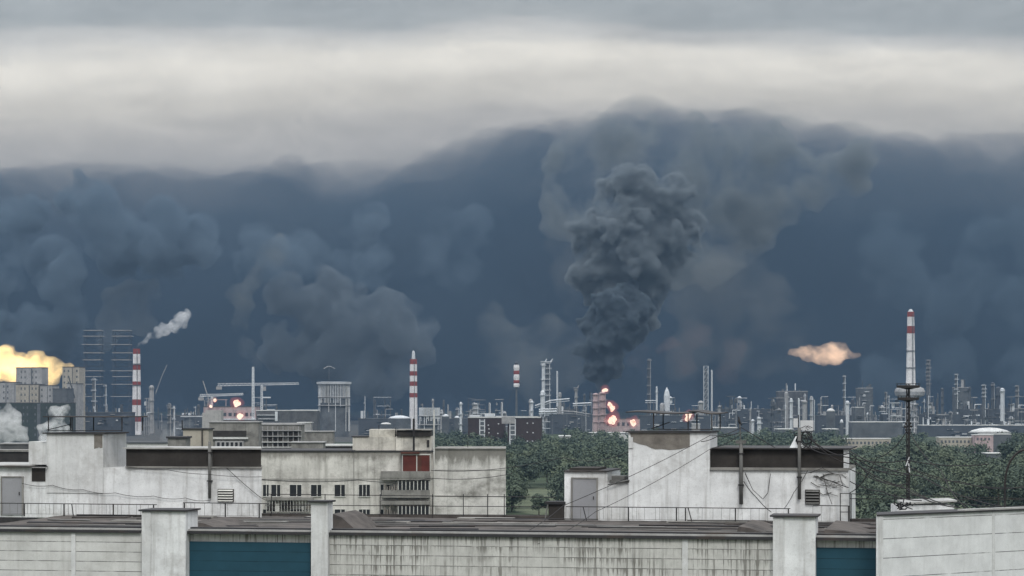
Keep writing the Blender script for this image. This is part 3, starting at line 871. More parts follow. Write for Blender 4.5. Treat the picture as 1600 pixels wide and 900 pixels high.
zt = hz(1040, 676, YH - .06)
tw = rh.part('lift_tower', MB().box(hx(982, YH - .06), hx(1109, YH - .06), YH - .06, YH + 3.1, ZB - .1, zt), M['stucco'])
rh.part('tower_roof', MB().box(hx(978), hx(1112), YH - .16, YH + 3.2, zt + .003, zt + .06), M['flash'], parent=tw)
r_ = random.Random(3)
pp = [(hx(985, YH - .07), zt - .02), (hx(986, YH - .07), hz(985, 688)), (hx(992), hz(990, 691)), (hx(1000), hz(1000, 694)), (hx(1010), hz(1010, 696)), (hx(1016), hz(1010, 699)), (hx(1024), hz(1020, 702)),
      (hx(1034), hz(1034, 701.5)), (hx(1046), hz(1046, 703)), (hx(1060), hz(1060, 702)), (hx(1070), hz(1070, 700)), (hx(1078), hz(1078, 698)), (hx(1078), zt - .02)]
rh.part('bare_patch', MB().prism(pp, YH - .075, YH - .062), M['concrete'], parent=tw)
rh.part('quoin', MB().box(hx(982.2, YH - .09), hx(989, YH - .09), YH - .12, YH - .062, hz(985, 700), hz(985, 683)), M['stucco2'], parent=tw)
zl2 = hz(1220, 735)
rh.part('low_wall', MB().box(hx(1109.2), hx(1326), YH, YH + 6, ZB - .1, zl2), M['stucco'])
rh.part('wall_ledge', MB().box(hx(1109.4), hx(1326), YH - .10, YH + 6, zl2 + .003, zl2 + .12), M['slab_grey'])
za2 = hz(1220, 702)
rh.part('attic_strip', MB().box(hx(1109.4, YH + .12), hx(1317, YH + .12), YH + .12, YH + 5.9, zl2 + .123, za2), M['attic'])
rh.part('attic_roof', MB().box(hx(1112), hx(1329), YH - .12, YH + 6.1, za2 + .003, za2 + .06), M['flash'])
rh.part('corner_post', MB().box(hx(1318), hx(1326), YH + .05, YH + .5, zl2 + .123, za2 - .002), M['stucco'])
make_vent(rh, 1258, 1281, 765, 788, True)
canopy('roof_canopy', 'bent two-piece sheet canopy on posts over the right lift tower', 978, 1127, 646, (1021, 1075, 1112), 674, YH, bend=1078)

# ---- pipes and poles on the walls
def pole(px, pb, pt, r, label, mat_='pipe', yh=YH - .12, brackets=True, name='wall_pipe', cat='pipe'):
    x = hx(px, yh)
    zb, z1 = hz(px, pb, yh), hz(px, pt, yh)
    t = Thing(name, label, cat, FN, (x, yh, zb))
    t.part('shaft', MB().tube((x, yh, zb), (x, yh, z1), r, 8), M[mat_], smooth=True)
    t.part('clamp', MB().box(x - r * 1.5, x + r * 1.5, yh - r * 1.2, yh + .12, zb + (z1 - zb) * .3, zb + (z1 - zb) * .3 + .05)
           .box(x - r * 1.5, x + r * 1.5, yh - r * 1.2, yh + .12, zb + (z1 - zb) * .8, zb + (z1 - zb) * .8 + .05), M['iron'])
    return t
pole(327.5, 779, 690, .075, 'grey pipe up the left roof house wall beside the slatted vent')
p1_ = pole(1158, 788, 690, .085, 'thick grey pipe up the right roof house wall, the one below the bird')
p1_.part('cap', MB().box(hx(1150), hx(1166), YH - .2, YH, hz(1158, 693), hz(1158, 688)).tube((hx(1157, YH - .12), YH - .12, hz(1158, 690)), (hx(1156, YH - .12), YH - .12, hz(1158, 662)), .03), M['pipe'])
p2_ = pole(1249, 780, 668, .075, 'thick grey pipe up the right roof house wall beside the square vent')
# bird on the pole
def bird():
    x, y, z = hx(1155.5, YH - .12), YH - .12, hz(1155, 662, YH - .12)
    b = MB()
    b.lathe(0, 0, [(.01, -.02), (.05, .02), (.075, .10), (.07, .18), (.04, .24), (.045, .28), (.035, .32), (.008, .345)], 10)
    b.v = [(x + vx * 0.8 - (vz * .12), y + vy, z + vz * .95) for vx, vy, vz in b.v]
    b.tube((x + .02, y, z + .08), (x + .10, y, z - .09), .035, 6, 0, .015)
    b.tube((x - .07, y, z + .285), (x - .13, y, z + .27), .012, 5, 0, .003)
    o = single('crow', 'dark bird perched on top of the pipe right of the bent canopy', 'bird', FN, b, M['iron'], (x, y, z), smooth=True)
bird()
# antenna gear on the second pole
t = Thing('antenna', 'white antenna box with tangled cable loops on the right roof house', 'antenna', FN, (hx(1249), YH + .3, za2 + .06))
x = hx(1249)
t.part('antenna_box', MB().box(hx(1250), hx(1270), YH + .2, YH + .5, hz(1245, 673), hz(1245, 657)).box(hx(1239), hx(1246), YH + .25, YH + .45, hz(1245, 668), hz(1245, 654)), M['pale_metal'])
t.part('base_cone', MB().lathe(hx(1244), YH + .5, [(.33, za2 + .065), (.06, hz(1245, 682))], 8), M['wet'])
lp = MB()
for k, (cx_, cy_, rr) in enumerate(((1256, 688, .33), (1260, 684, .24), (1252, 690, .26))):
    c0 = Vector((hx(cx_), YH + .1 + .05 * k, hz(cx_, cy_)))
    lp.path([(c0.x + rr * math.cos(a * .5), c0.y + .02 * a, c0.z + rr * 1.15 * math.sin(a * .5)) for a in range(14)], .028)
t.part('cable_loop', lp, M['iron'])
t.part('rod', MB().tube((hx(1247), YH + .25, za2 + .06), (hx(1247), YH + .25, hz(1247, 648)), .02).tube((hx(1240), YH + .25, hz(1247, 680)), (hx(1275), YH + .3, hz(1247, 690)), .02), M['iron'])

# wire nest and scraps by the antenna and the tower foot
nest = MB(); r_ = random.Random(21)
for i in range(26):
    a = (r_.uniform(1246, 1270), r_.uniform(668, 702)); b = (a[0] + r_.uniform(-16, 16), a[1] + r_.uniform(-6, 12))
    m_ = ((a[0] + b[0]) / 2 + r_.uniform(-5, 5), (a[1] + b[1]) / 2 + r_.uniform(-5, 5))
    yy = YH + .05 - .04 * (i % 5)
    nest.path([(hx(q[0], yy), yy, hz(q[0], q[1], yy)) for q in (a, m_, b)], .014, 4)
single('wire_nest', 'dark tangle of wires round the foot of the white antenna box', 'wires', FN, nest, M['iron'], (hx(1256), YH, za2))
nest = MB()
for i in range(22):
    a = (r_.uniform(1262, 1318), r_.uniform(738, 770)); b = (a[0] + r_.uniform(4, 26), a[1] + r_.uniform(-10, 14))
    m_ = ((a[0] + b[0]) / 2 + r_.uniform(-4, 4), (a[1] + b[1]) / 2 + r_.uniform(-4, 5))
    yy = YH - .03 - .015 * (i % 4)
    nest.path([(hx(min(q[0], 1322), yy), yy, hz(q[0], q[1], yy)) for q in (a, m_, b)], r_.choice((.008, .012, .018)), 4)
single('wire_nest', 'mess of wires spread over the white wall above the square vent', 'wires', FN, nest, M['pipe'], (hx(1290), YH, zl2))

# ---- railings on the roof edge
def railing(label, px0, px1, ptop, y, base_px=None, pitch=.62, posts=(), lean=(), label_=None):
    xa, xb = hx(px0, y), hx(px1, y)
    zt_ = hz((px0 + px1) / 2, ptop, y)
    t = Thing('railing', label, 'railing', FN, (xa, y, ZR))
    t.part('top_rail', MB().tube((xa, y, zt_), (xb, y, zt_ - .01), .020, 6), M['iron'])
    bl = MB()
    x = xa; r = random.Random(px0)
    while x < xb:
        h = r.uniform(-.02, .02)
        bl.tube((x, y, ZR + .12), (x + h, y, zt_), .0085, 4)
        x += pitch * r.choice((.5, 1, 1, 1.3)) * .6
    bl.tube((xa, y, ZR + .14), (xb, y, ZR + .14), .010, 4)
    t.part('baluster', bl, M['pipe'])
    for p_ in posts:
        xx = hx(p_, y)
        t.part('post', MB().box(xx - .025, xx + .025, y - .025, y + .025, ZR + .02, zt_), M['iron'])
    for p_ in lean:
        xx = hx(p_, y)
        t.part('brace', MB().tube((xx, y, zt_), (xx + .22, y - .35, ZR + .06), .025, 5), M['iron'])
    return t
railing('low iron railing in front of the left roof house and its door', -40, 245, 787, 11.4, posts=(38, 100, 177, 240), lean=(112,))
railing('low iron railing between the wide pylon and the slatted vent side', 286, 420, 786, 11.4, posts=(288, 352, 405))
railing('long low iron railing in front of the right roof house', 884, 1235, 793, 11.4, posts=(982, 1057, 1071, 1149, 1232), lean=(911, 1075))
railing('short iron railing in front of the square vent', 1270, 1328, 790, 11.4, posts=(1326,))
# tall two-bar rail along the back edge
def backrail(label, px0, px1, pys, posts, y=13.2):
    t = Thing('guard_rail', label, 'railing', FN, (hx(px0, y), y, ZR))
    bars = MB()
    for py in pys:
        bars.tube((hx(px0, y), y, hz(px0, py[0], y)), (hx(px1, y), y, hz(px1, py[1], y)), .018, 5)
    t.part('rail', bars, M['iron'])
    for p_ in posts:
        t.part('post', MB().tube((hx(p_, y), y, ZR + .02), (hx(p_, y), y, hz(p_, pys[0][0], y)), .022, 5), M['iron'])
backrail('open two-bar rail along the back roof edge before the cream block', 414, 868, ((772, 777), (789, 792), (803, 805)), (424, 508, 594, 676, 724, 762, 788))
backrail('open guard rail on the back roof edge right of the right roof house', 1313, 1600, ((771, 779), (779, 781)), (1315, 1330, 1398, 1560))
backrail('hooped rail end beside the white corner of the right roof house', 1312, 1329, ((771, 771), (800, 800)), (1313, 1328), y=12.0)

# ---- chimney stack scrap beside the stair block
t = Thing('roof_hatch', 'dark low roof hatch left of the right grey door', 'hatch', FN, (hx(868), 12.2, ZR))
t.part('box', MB().box(hx(857, 12), hx(880, 12), 12.0, 13.2, ZR + .02, hz(868, 788, 12)), M['attic'])
t.part('lid', MB().box(hx(852, 12), hx(882, 12), 11.9, 13.3, hz(868, 788, 12) + .003, hz(868, 784, 12)), M['iron'])
t.part('stay', MB().tube((hx(852, 11.9), 11.8, ZR + .04), (hx(857, 12), 11.95, hz(868, 785, 12)), .03), M['pipe'])

# ---- cables
def cable(label, pts, r=.014, sag=0.0, seg=10, group=None, m='iron'):
    "pts: (px, py, local y)"
    P3 = [FN.w(hx(a, c), c, hz(a, b, c)) for a, b, c in pts]
    out = []
    for p, q in zip(P3, P3[1:]):
        for i in range(seg):
            u = i / seg
            v = p.lerp(q, u); v.z -= sag * 4 * u * (1 - u)
            out.append(v)
    out.append(P3[-1])
    o0 = out[0]
    return single('cable', label, 'cable', G0, MB().path(out, r, 5), M[m], tuple(o0), group)
cable('thin cable hung in loops along the left roof house wall', [(34, 755, 12.2), (82, 758, 12.2), (130, 765, 12.2), (180, 770, 12.2), (240, 775, 12.2), (290, 778, 12.2), (330, 781, 12.2)], sag=.09, r=.012)
cable('slack cable across the wall under the left attic strip', [(198, 729, 12.15), (262, 734, 12.15), (325, 741, 12.1), (410, 745, 12.15)], sag=.05, r=.012)
cable('slanting cable down the wall right of the slatted vent', [(354, 731, 12.2), (404, 775, 12.2), (418, 782, 12.1)], sag=.03)
cable('nearly level long cable crossing before the cream block', [(340, 742, 13), (560, 750, 40), (673, 747, 60), (800, 740, 60)], sag=.2, r=.02)
cable('long cable rising right behind the stained blind wall', [(673, 735, 60), (880, 715, 30), (985, 705, 12.5)], sag=.3, r=.018)
cable('level dark cable at the foot of the green clearing', [(790, 776, 13.5), (864, 777, 13.5)], r=.02)
cable('upper slanting cable across the right lift tower front', [(800, 842, -.2), (880, 790, 6), (1110, 680, 11.9), (1158, 668, 12.1)], sag=.12, r=.014)
cable('lower slanting cable across the right lift tower front', [(840, 850, -.2), (930, 800, 6), (1112, 700, 11.9), (1160, 676, 12.1)], sag=.12, r=.012)
cable('cable falling right from the bird pipe to the attic roof', [(1158, 668, 12.1), (1215, 702, 13)], r=.018)
cable('cable running left from the bird pipe over the tower side', [(1155, 676, 12.1), (1120, 682, 12.1), (1095, 690, 12.0)], sag=.05, r=.018)
cable('cable looping down the wall between the two thick pipes', [(1164, 740, 12.15), (1176, 765, 12.15), (1192, 780, 12.15), (1200, 770, 12.15), (1204, 740, 12.15)], r=.014)
cable('long cable drooping from the first thick pipe to the pylon', [(1162, 752, 12.1), (1180, 775, 11.8), (1205, 800, 11)], sag=.05, r=.018)
cable('short cable fanning down beside the bird pipe', [(1164, 738, 12.1), (1172, 756, 12.1)], r=.012)
cable('upper of the cables from the house corner to the dark mast', [(1250, 690, 12), (1328, 708, 12), (1418, 742, 10)], sag=.3, r=.026)
cable('cable from the house corner passing below the mast foot', [(1262, 682, 12), (1328, 715, 12), (1410, 760, 10), (1500, 793, 5)], sag=.2, r=.026)
cable('dark cable sloping from the house corner to the right wing', [(1328, 705, 12), (1440, 744, 9), (1570, 792, 3)], sag=.2, r=.026)
cable('steeper dark cable behind the mast towards the right wing', [(1328, 733, 12), (1420, 764, 9), (1490, 790, 4)], sag=.1, r=.022)
cable('lowest dark cable sloping right from the house corner', [(1328, 752, 12), (1380, 768, 9), (1440, 782, 6)], sag=.1, r=.022)
cable('nearly level cable running right from the house corner', [(1328, 715, 12), (1418, 719, 10), (1545, 725, 12)], sag=.15, r=.022)
cable('faint cable from the mast to the curved pipe', [(1418, 728, 10), (1500, 752, 10), (1600, 760, 10)], sag=.2, r=.018)
cable('cable across the trees from the mast middle rising right', [(1328, 722, 12), (1420, 730, 12), (1600, 762, 12)], sag=.3, r=.018)
cable('dark cable dipping from the antenna to the lower mast', [(1262, 680, 12), (1340, 725, 12), (1418, 756, 10)], sag=.35, r=.024)
cable('dark cable from the mast foot to the right frame edge', [(1419, 770, 10), (1500, 786, 8), (1604, 790, 8)], sag=.1, r=.022)
cable('cable from the mast knob falling steeply left to the house', [(1418, 672, 10.8), (1370, 715, 11), (1328, 770, 12)], sag=.25, r=.020)
cable('cable from the mast knob falling right to the wing', [(1420, 672, 10.8), (1470, 735, 8), (1512, 794, 4)], sag=.25, r=.020)
cable('tangled cable over the wall above the square vent, upper strand', [(1252, 740, 12.1), (1285, 731, 12.1), (1312, 742, 12.1), (1318, 760, 12.1)], sag=.06)
cable('tangled cable over the wall above the square vent, slanting strand', [(1282, 745, 12.1), (1300, 752, 12.1), (1326, 762, 12.1)], sag=.02, r=.02)
cable('cable hanging in a curve right of the square vent', [(1286, 740, 12.1), (1292, 765, 12.1), (1300, 788, 12.1)], sag=.02)
cable('cable swept from the square vent down to the pylon top', [(1262, 735, 12.1), (1240, 770, 12.1), (1225, 795, 11.5)], sag=.05)

# ---- the dark mast with two ring platforms
ym = 10.8
mx, zb_ = hx(1419, ym), ZR + .05
mt = lambda py: hz(1419, py, ym)
t = Thing('antenna_mast', 'thin dark lattice mast with two ring platforms standing before the tall striped chimney', 'mast', FN, (mx, ym, zb_))
sh = MB()
for (dx, dy) in ((-.055, 0), (.05, .03), (.02, -.05)):
    sh.tube((mx + dx, ym + dy, zb_), (mx + dx, ym + dy, mt(600)), .030, 5)
n_ = 22
for i in range(n_):
    z0_, z1_ = zb_ + (mt(600) - zb_) * i / n_, zb_ + (mt(600) - zb_) * (i + 1) / n_
    sh.tube((mx - .055, ym, z0_), (mx + .05, ym + .03, z1_), .018, 4).tube((mx + .05, ym + .03, z0_), (mx + .02, ym - .05, z1_), .018, 4)
t.part('lattice_shaft', sh, M['iron'])
for py, rr in ((604, .50), (623, .46)):
    z_ = mt(py)
    pl = t.part('ring_platform', MB().lathe(mx, ym, [(rr - .1, z_ - .06), (rr, z_ - .05), (rr, z_ + .04), (rr - .1, z_ + .06)], 20).lathe(mx, ym, [(.1, z_ - .12), (rr - .14, z_ - .065)], 10), M['iron'])
    rl = MB()
    for i in range(14):
        a = i / 14 * 2 * math.pi
        rl.tube((mx + rr * math.cos(a), ym + rr * math.sin(a), z_ + .02), (mx + rr * 1.03 * math.cos(a), ym + rr * 1.03 * math.sin(a), z_ + .13), .009, 4)
        a2 = (i + 1) / 14 * 2 * math.pi
        rl.tube((mx + rr * 1.03 * math.cos(a), ym + rr * 1.03 * math.sin(a), z_ + .13), (mx + rr * 1.03 * math.cos(a2), ym + rr * 1.03 * math.sin(a2), z_ + .13), .009, 4)
    t.part('hand_rail', rl, M['iron'], parent=pl)
for py, rr in ((662, .14), (667, .18), (672, .12), (700, .08), (722, .10), (735, .11), (780, .08)):
    z_ = mt(py)
    kn = MB().box(mx - rr, mx - rr * .2, ym - .08, ym + .02, z_ - .05, z_ + .05).box(mx + rr * .1, mx + rr, ym - .05, ym + .05, z_ - .03, z_ + .06)
    t.part('junction_box', kn, M['iron'])
t.part('insulator', MB().tube((mx - .09, ym - .06, mt(728)), (mx + .05, ym - .06, mt(714)), .03).tube((mx + .06, ym - .06, mt(738)), (mx + .02, ym - .06, mt(724)), .03), M['pale_metal'])

# ---- right wing, turned away
FW = Frame(*[v for v in (FN.w(nx(1369, -1.2), -1.2).x, FN.w(nx(1369, -1.2), -1.2).y)], 37.0)
wx = lambda px, y=0.0: FW.x(px, y)
zw = FW.z(1378, 806, 0)
wg = Thing('apartment_block', 'white panel wing turned away at the right edge with sloping level joints', 'apartment block', FW, (0, 0, 0))
wg.part('wall', MB().foot([(0, 0), (14, 0), (14, 1.4), (1.5, 1.4)], 0, zw), M['wing'])
wg.part('pilaster', MB().box(-0.004, wx(1380, -.05), -0.05, -.002, 0, zw - .004), M['stucco'])
wg.part('pilaster', MB().box(wx(1551, -.03), wx(1555, -.03), -0.02, -.002, 0, zw - .004), M['stucco2'])
wg.part('coping', MB().foot([(-.05, -.08), (14.1, -.08), (14.1, 1.45), (1.5, 1.45)], zw + .003, zw + .06), M['flash'])
wg.part('coping_lip', MB().box(wx(1505), 14.0, -.05, .3, zw + .063, zw + .13), M['flash_light'])
FB = Frame(FN.w(hx(1440, 8), 8).x, FN.w(hx(1440, 8), 8).y, 3)
b0, b1 = FB.x(1402, 0), FB.x(1491, 0)
t = Thing('roof_shed', 'small low white roof shed at the foot of the dark mast', 'shed', FB, (b0, 0, ZR))
t.part('wall', MB().box(b0, b1, 0, 1.3, ZR - .5, FB.z(1440, 789, 0)), M['stucco'])
t.part('roof', MB().add([(b0 + .3, -.1, FB.z(1440, 788, 0)), (b1 + .1, -.1, FB.z(1440, 784, 0)), (b1 + .1, 1.5, FB.z(1440, 782, 0)), (b0 + .3, 1.5, FB.z(1440, 786, 0)),
                         (b0 + .3, -.1, FB.z(1440, 785, 0)), (b1 + .1, -.1, FB.z(1440, 781.5, 0)), (b1 + .1, 1.5, FB.z(1440, 780, 0)), (b0 + .3, 1.5, FB.z(1440, 783, 0))],
                        [(0, 1, 5, 4), (1, 2, 6, 5), (2, 3, 7, 6), (3, 0, 4, 7), (4, 5, 6, 7), (3, 2, 1, 0)]), M['flash_light'])
rb = MB(); r_ = random.Random(9)
for i in range(26):
    a = (r_.uniform(1400, 1428), r_.uniform(785, 797)); b = (a[0] + r_.uniform(-9, 9), a[1] + r_.uniform(-7, 3))
    rb.tube((FB.x(a[0], -.4), -.4 - r_.random() * .3, FB.z(a[0], a[1], -.4)), (FB.x(b[0], -.4), -.5, FB.z(b[0], b[1], -.4)), .03, 4)
single('scrap_pile', 'dark heap of twisted scrap beside the small white roof shed', 'scrap', FB, rb, M['iron'], (b0, -.4, ZR))
# the curved pipe
cpts = [(1571, 812), (1570, 780), (1570, 760), (1571, 745), (1574, 732), (1579, 720), (1586, 711), (1593, 705), (1600, 703), (1606, 707)]
yc = 6.0
t = Thing('vent_pipe', 'slender dark pipe curving over like a crook at the right edge', 'pipe', FN, (hx(1571, yc), yc, ZR))
t.part('pipe', MB().path([(hx(a, yc), yc, hz(a, b, yc)) for a, b in cpts], .048, 7), M['iron'], smooth=True)
t.part('base', MB().lathe(hx(1571, yc), yc, [(.09, ZR), (.09, ZR + .15), (.04, ZR + .2)], 8), M['iron'])
# ------------------------------------------------------------------ ground
def ground():
    m = bpy.data.materials.new('ground'); m.use_nodes = True
    nt = m.node_tree; bs = nt.nodes['Principled BSDF']; bs.inputs['Roughness'].default_value = 1
    bs.inputs['Specular IOR Level'].default_value = 0.1
    tc = nt.nodes.new('ShaderNodeTexCoord')
    last = None
    for sc_, cols in ((0.006, ((0.035, 0.050, 0.030), (0.085, 0.110, 0.060))), (0.05, ((0.03, 0.045, 0.028), (0.075, 0.085, 0.055)))):
        n = nt.nodes.new('ShaderNodeTexNoise'); n.inputs['Scale'].default_value = sc_; n.inputs['Detail'].default_value = 7
        nt.links.new(tc.outputs['Object'], n.inputs['Vector'])
        r = nt.nodes.new('ShaderNodeValToRGB')
        r.color_ramp.elements[0].position = 0.38; r.color_ramp.elements[1].position = 0.66
        r.color_ramp.elements[0].color = (*cols[0], 1); r.color_ramp.elements[1].color = (*cols[1], 1)
        nt.links.new(n.outputs['Fac'], r.inputs['Fac'])
        if last is None: last = r.outputs[0]
        else:
            x = nt.nodes.new('ShaderNodeMix'); x.data_type = 'RGBA'; x.inputs['Factor'].default_value = 0.5
            nt.links.new(last, x.inputs['A']); nt.links.new(r.outputs[0], x.inputs['B'])
            nt.links.new(x.outputs['Result'], bs.inputs['Base Color'])
    o = link_mesh('ground', [(-8900, -350, 0), (8900, -350, 0), (8900, 9300, 0), (-8900, 9300, 0)], [(0, 1, 2, 3)], m)
    tag(o, kind='structure')
    # a worn pale meadow in the clearing and a trodden path
    mm = mat('meadow', (0.095, 0.112, 0.068), rough=1, dirt=(0.045, 0.055, 0.035), blotch=0.8, scale=0.06, var=0.12)
    def sheet(name, poly, z, m_):
        o = link_mesh(name, [(*P_ground(a, b), z) for a, b in poly], [tuple(range(len(poly)))], m_)
        tag(o, kind='structure')
    sheet('meadow', [(806, 800), (800, 772), (812, 764), (850, 762), (885, 760), (930, 764), (935, 800), (900, 812)], .02, mm)
    sheet('meadow', [(1445, 775), (1440, 752), (1470, 742), (1540, 738), (1610, 745), (1660, 770), (1640, 790), (1500, 792)], .02, mm)
    sheet('yard', [(-300, 700), (640, 690), (660, 676), (1700, 672), (1900, 650), (-300, 648)], .02, mat('yard', (0.06, 0.06, 0.058), rough=1, blotch=.5, dirt=(.06, .06, .055), scale=.03))
def P_ground(px, py):
    D = CZ * F / (py - HZ)
    return ((px - 800) / F * D, D)
ground()

# ------------------------------------------------------------------ cream block behind, 277 m away
DM = 277.0
class GF(Frame):
    pass
FM = Frame(0, DM, 0)
ax = lambda px, y=0.0: FM.x(px, y)
az = lambda py, y=0.0: CZ - (py - HZ) / F * (DM + y)
ZT = az(706)
mb_ = Thing('apartment_block', 'weathered cream panel block behind the railings with small windows and a glazed balcony', 'apartment block', FM, (ax(600), 0, 0))
mb_.part('wall', MB().box(ax(385), ax(552.5), 0, 12, 0, ZT), M['cream'])
mb_.part('wall', MB().box(ax(553.5), ax(678), -.12, 12, 0, ZT + .02), M['cream'])
mb_.part('blind_wall', MB().box(ax(678.5), ax(790), .1, 12, 0, az(702)), M['cream2'], label='windowless end section blotched with dark stains')
mb_.part('joint', MB().box(ax(552.6), ax(553.4), -.06, 5, 0, ZT - .01), M['slab_grey'])
mb_.part('drainpipe', MB().tube((ax(678.2), -.2, 0), (ax(678.2), -.2, az(640)), .09, 6), M['frame'])
mb_.part('coping', MB().box(ax(385), ax(552.4), -.15, 12.1, ZT + .003, ZT + .17), M['flash'])
mb_.part('coping', MB().box(ax(552.6), ax(678.1), -.27, 12.1, ZT + .023, ZT + .12), M['flash'])
mb_.part('coping', MB().box(ax(678.6), ax(790.5), -.05, 12.1, az(702) + .003, az(702) + .12), M['slab_grey'])
mb_.part('panel_joint', MB().box(ax(385), ax(677.9), -.145, -.122, az(749), az(748)).box(ax(678.8), ax(789), .075, .097, az(735), az(734.2)).box(ax(678.8), ax(789), .075, .097, az(776), az(775.2)), M['slab_grey'])
def mwin(px0, px1, py0, py1, y=-.0, panes=2):
    x0, x1, z0, z1 = ax(px0, y), ax(px1, y), az(py1, y), az(py0, y)
    w = mb_.part('window', MB().box(x0, x1, y - .05, y - .003, z0, z1), M['glass_dark'])
    f = MB()
    t_ = .07
    f.box(x0 - t_, x0, y - .1, y - .002, z0 - t_, z1 + t_).box(x1, x1 + t_, y - .1, y - .002, z0 - t_, z1 + t_).box(x0, x1, y - .1, y - .002, z1, z1 + t_).box(x0, x1, y - .14, y - .002, z0 - t_, z0)
    for k in range(1, panes):
        xm = x0 + (x1 - x0) * (k / panes + (.1 if panes == 2 else 0))
        f.box(xm - .04, xm + .04, y - .09, y - .055, z0 + .01, z1 - .01)
    mb_.part('frame', f, M['frame'], parent=w)
for row in (0, 38.5, 77):
    for a, b in ((411, 420), (424, 438), (453, 471), (486, 502), (523, 539)):
        mwin(a, b, 757.5 + row, 775.5 + row)
    mwin(561, 578, 757.5 + row, 775.5 + row, -.12, 3)
    mwin(595, 609, 757.5 + row, 775.5 + row, -.12, 3)
# glazed balconies and the rusty one above
def loggia(px0, px1, ptop, pbot, m_slab, name='balcony', red=False):
    x0, x1 = ax(px0, -1.3), ax(px1, -1.3)
    z0, z1 = az(pbot, -1.3), az(ptop, -1.3)
    b = mb_.part(name, MB().box(x0, x1, -1.3, -.125, z0, z0 + .12), M[m_slab])
    return b, x0, x1, z0, z1
for row in (0, 38.5):
    b, x0, x1, z0, z1 = loggia(596, 672, 737 + row, 778 + row, 'slab_grey')
    # roof slab over, parapet below, glazing
    mb_.part('canopy_slab', MB().box(x0 - .1, x1, -1.45, -.125, az(750 + row, -1.3), az(744 + row, -1.3)), M['slab_grey'], parent=b)
    mb_.part('parapet', MB().box(x0 + .02, x1 - .02, -1.36, -1.28, z0 + .02, z0 + .9), M['slab_grey'], parent=b)
    g = mb_.part('glazing', MB().box(ax(623), x1 - .05, -1.27, -.2, z0 + .905, az(751 + row, -1.3)), M['glass_dark'], parent=b)
    st = MB()
    for k in range(9):
        xx = ax(623) + (x1 - .1 - ax(623)) * k / 8
        st.box(xx - .045, xx + .045, -1.33, -1.272, z0 + .91, az(751 + row, -1.3) - .01)
    mb_.part('glazing_bar', st, M['frame'], parent=b)
    dk = MB()
    r_ = random.Random(row)
    for k in range(7):
        xx = x0 + .3 + k * .28
        dk.box(xx, xx + r_.uniform(.08, .2), -1.26, -1.0, z0 + .9, z0 + .9 + r_.uniform(.2, .9))
    mb_.part('clutter', dk, M['concrete'], parent=b)
z0, z1 = az(738, -.9), az(711, -.9)
rb_ = mb_.part('balcony', MB().box(ax(630), ax(672), -.9, -.125, z0, z1), M['rust'], label='rusty red boarded balcony')
mb_.part('frame', MB().box(ax(629), ax(630), -.95, -.85, z0 - .1, z1).box(ax(651), ax(652.4), -.94, -.902, z0, z1).box(ax(672), ax(673), -.95, -.85, z0 - .1, z1).box(ax(629), ax(673), -.95, -.8, z1 + .002, z1 + .1).box(ax(629), ax(673), -.95, -.8, z0 - .12, z0 - .002), M['frame'], parent=rb_)
mb_.part('slat', MB().box(ax(653), ax(659), -.93, -.903, z0 + .1, z1 - .1), M['rust_dark'], parent=rb_)
mb_.part('roof_sheet', MB().box(ax(627), ax(656), -1.2, -.1, z1 + .15, z1 + .35), M['rust_dark'], parent=rb_)
mb_.part('eave', MB().box(ax(596), ax(672), -1.5, -.13, az(746), az(736)), M['slab_grey'], parent=rb_, label='stained grey slab with a broken edge')
# lower left balcony with rails
b, x0, x1, z0, z1 = loggia(416, 482, 780, 801, 'slab_grey')
rl = MB()
for k in range(15):
    xx = x0 + (x1 - x0) * k / 14
    rl.tube((xx, -1.25, z0 + .1), (xx, -1.25, z1), .03, 4)
rl.tube((x0, -1.25, z1), (x1, -1.25, z1), .04, 4)
mb_.part('rail', rl, M['frame'], parent=b)
mb_.part('canopy_slab', MB().box(x0, x1 + .5, -1.4, -.003, az(781), az(777)), M['slab_grey'], parent=b)
# washing, boards and boxes on the lower balcony
r_ = random.Random(12)
for k in range(16):
    xx = x0 + (x1 - x0) * r_.random() * .95
    zz = z0 + .12 + r_.random() * .5
    mb_.part('clutter', MB().box(xx, xx + r_.uniform(.15, .6), -1.15 + .05 * k, -1.0 + .05 * k, zz, zz + r_.uniform(.25, .9)), M[r_.choice(('attic', 'slab_grey', 'frame', 'rust_dark', 'concrete'))], parent=b)
# roof house of the cream block
ph = mb_.part('roof_house', MB().box(ax(551, 3), ax(618, 3), 3, 9, ZT + .1, az(683, 3)), M['cream_top'])
mb_.part('upper_block', MB().box(ax(577, 3.5), ax(617, 3.5), 3.5, 8, az(683, 3) + .01, az(671, 3)), M['cream_top'], parent=ph)
mb_.part('roof_edge', MB().box(ax(549, 3), ax(576, 3), 2.9, 9, az(683, 3) + .003, az(681.5, 3)), M['flash'], parent=ph)
ph2 = mb_.part('roof_house', MB().box(ax(618.4, 2.5), ax(674, 2.5), 2.5, 9, ZT + .1, az(682, 2.5)), M['cream_top'])
mb_.part('dark_parapet', MB().box(ax(620, 2.4), ax(673, 2.4), 2.3, 9.2, az(682, 2.5) + .003, az(672.5, 2.5)), M['attic'], parent=ph2)
mb_.part('slab', MB().box(ax(619, 2.4), ax(674, 2.4), 2.1, 9.3, az(672.5, 2.5) + .003, az(671, 2.5)), M['slab_grey'], parent=ph2)
mb_.part('opening', MB().box(ax(666), ax(669.5), 2.40, 2.497, az(699), az(688)), M['iron'], parent=ph2)
px_ = ax(646.5, 1)
t = Thing('antenna_pole', 'black cross-shaped pole on the cream block above the rusty balcony', 'pole', FM, (px_, 1, ZT))
t.part('shaft', MB().tube((px_, 1, ZT), (px_, 1, az(654, 1)), .13, 6), M['iron'])
t.part('crossbar', MB().box(px_ - .9, px_ + .9, .9, 1.1, az(673, 1), az(671.8, 1)), M['iron'])
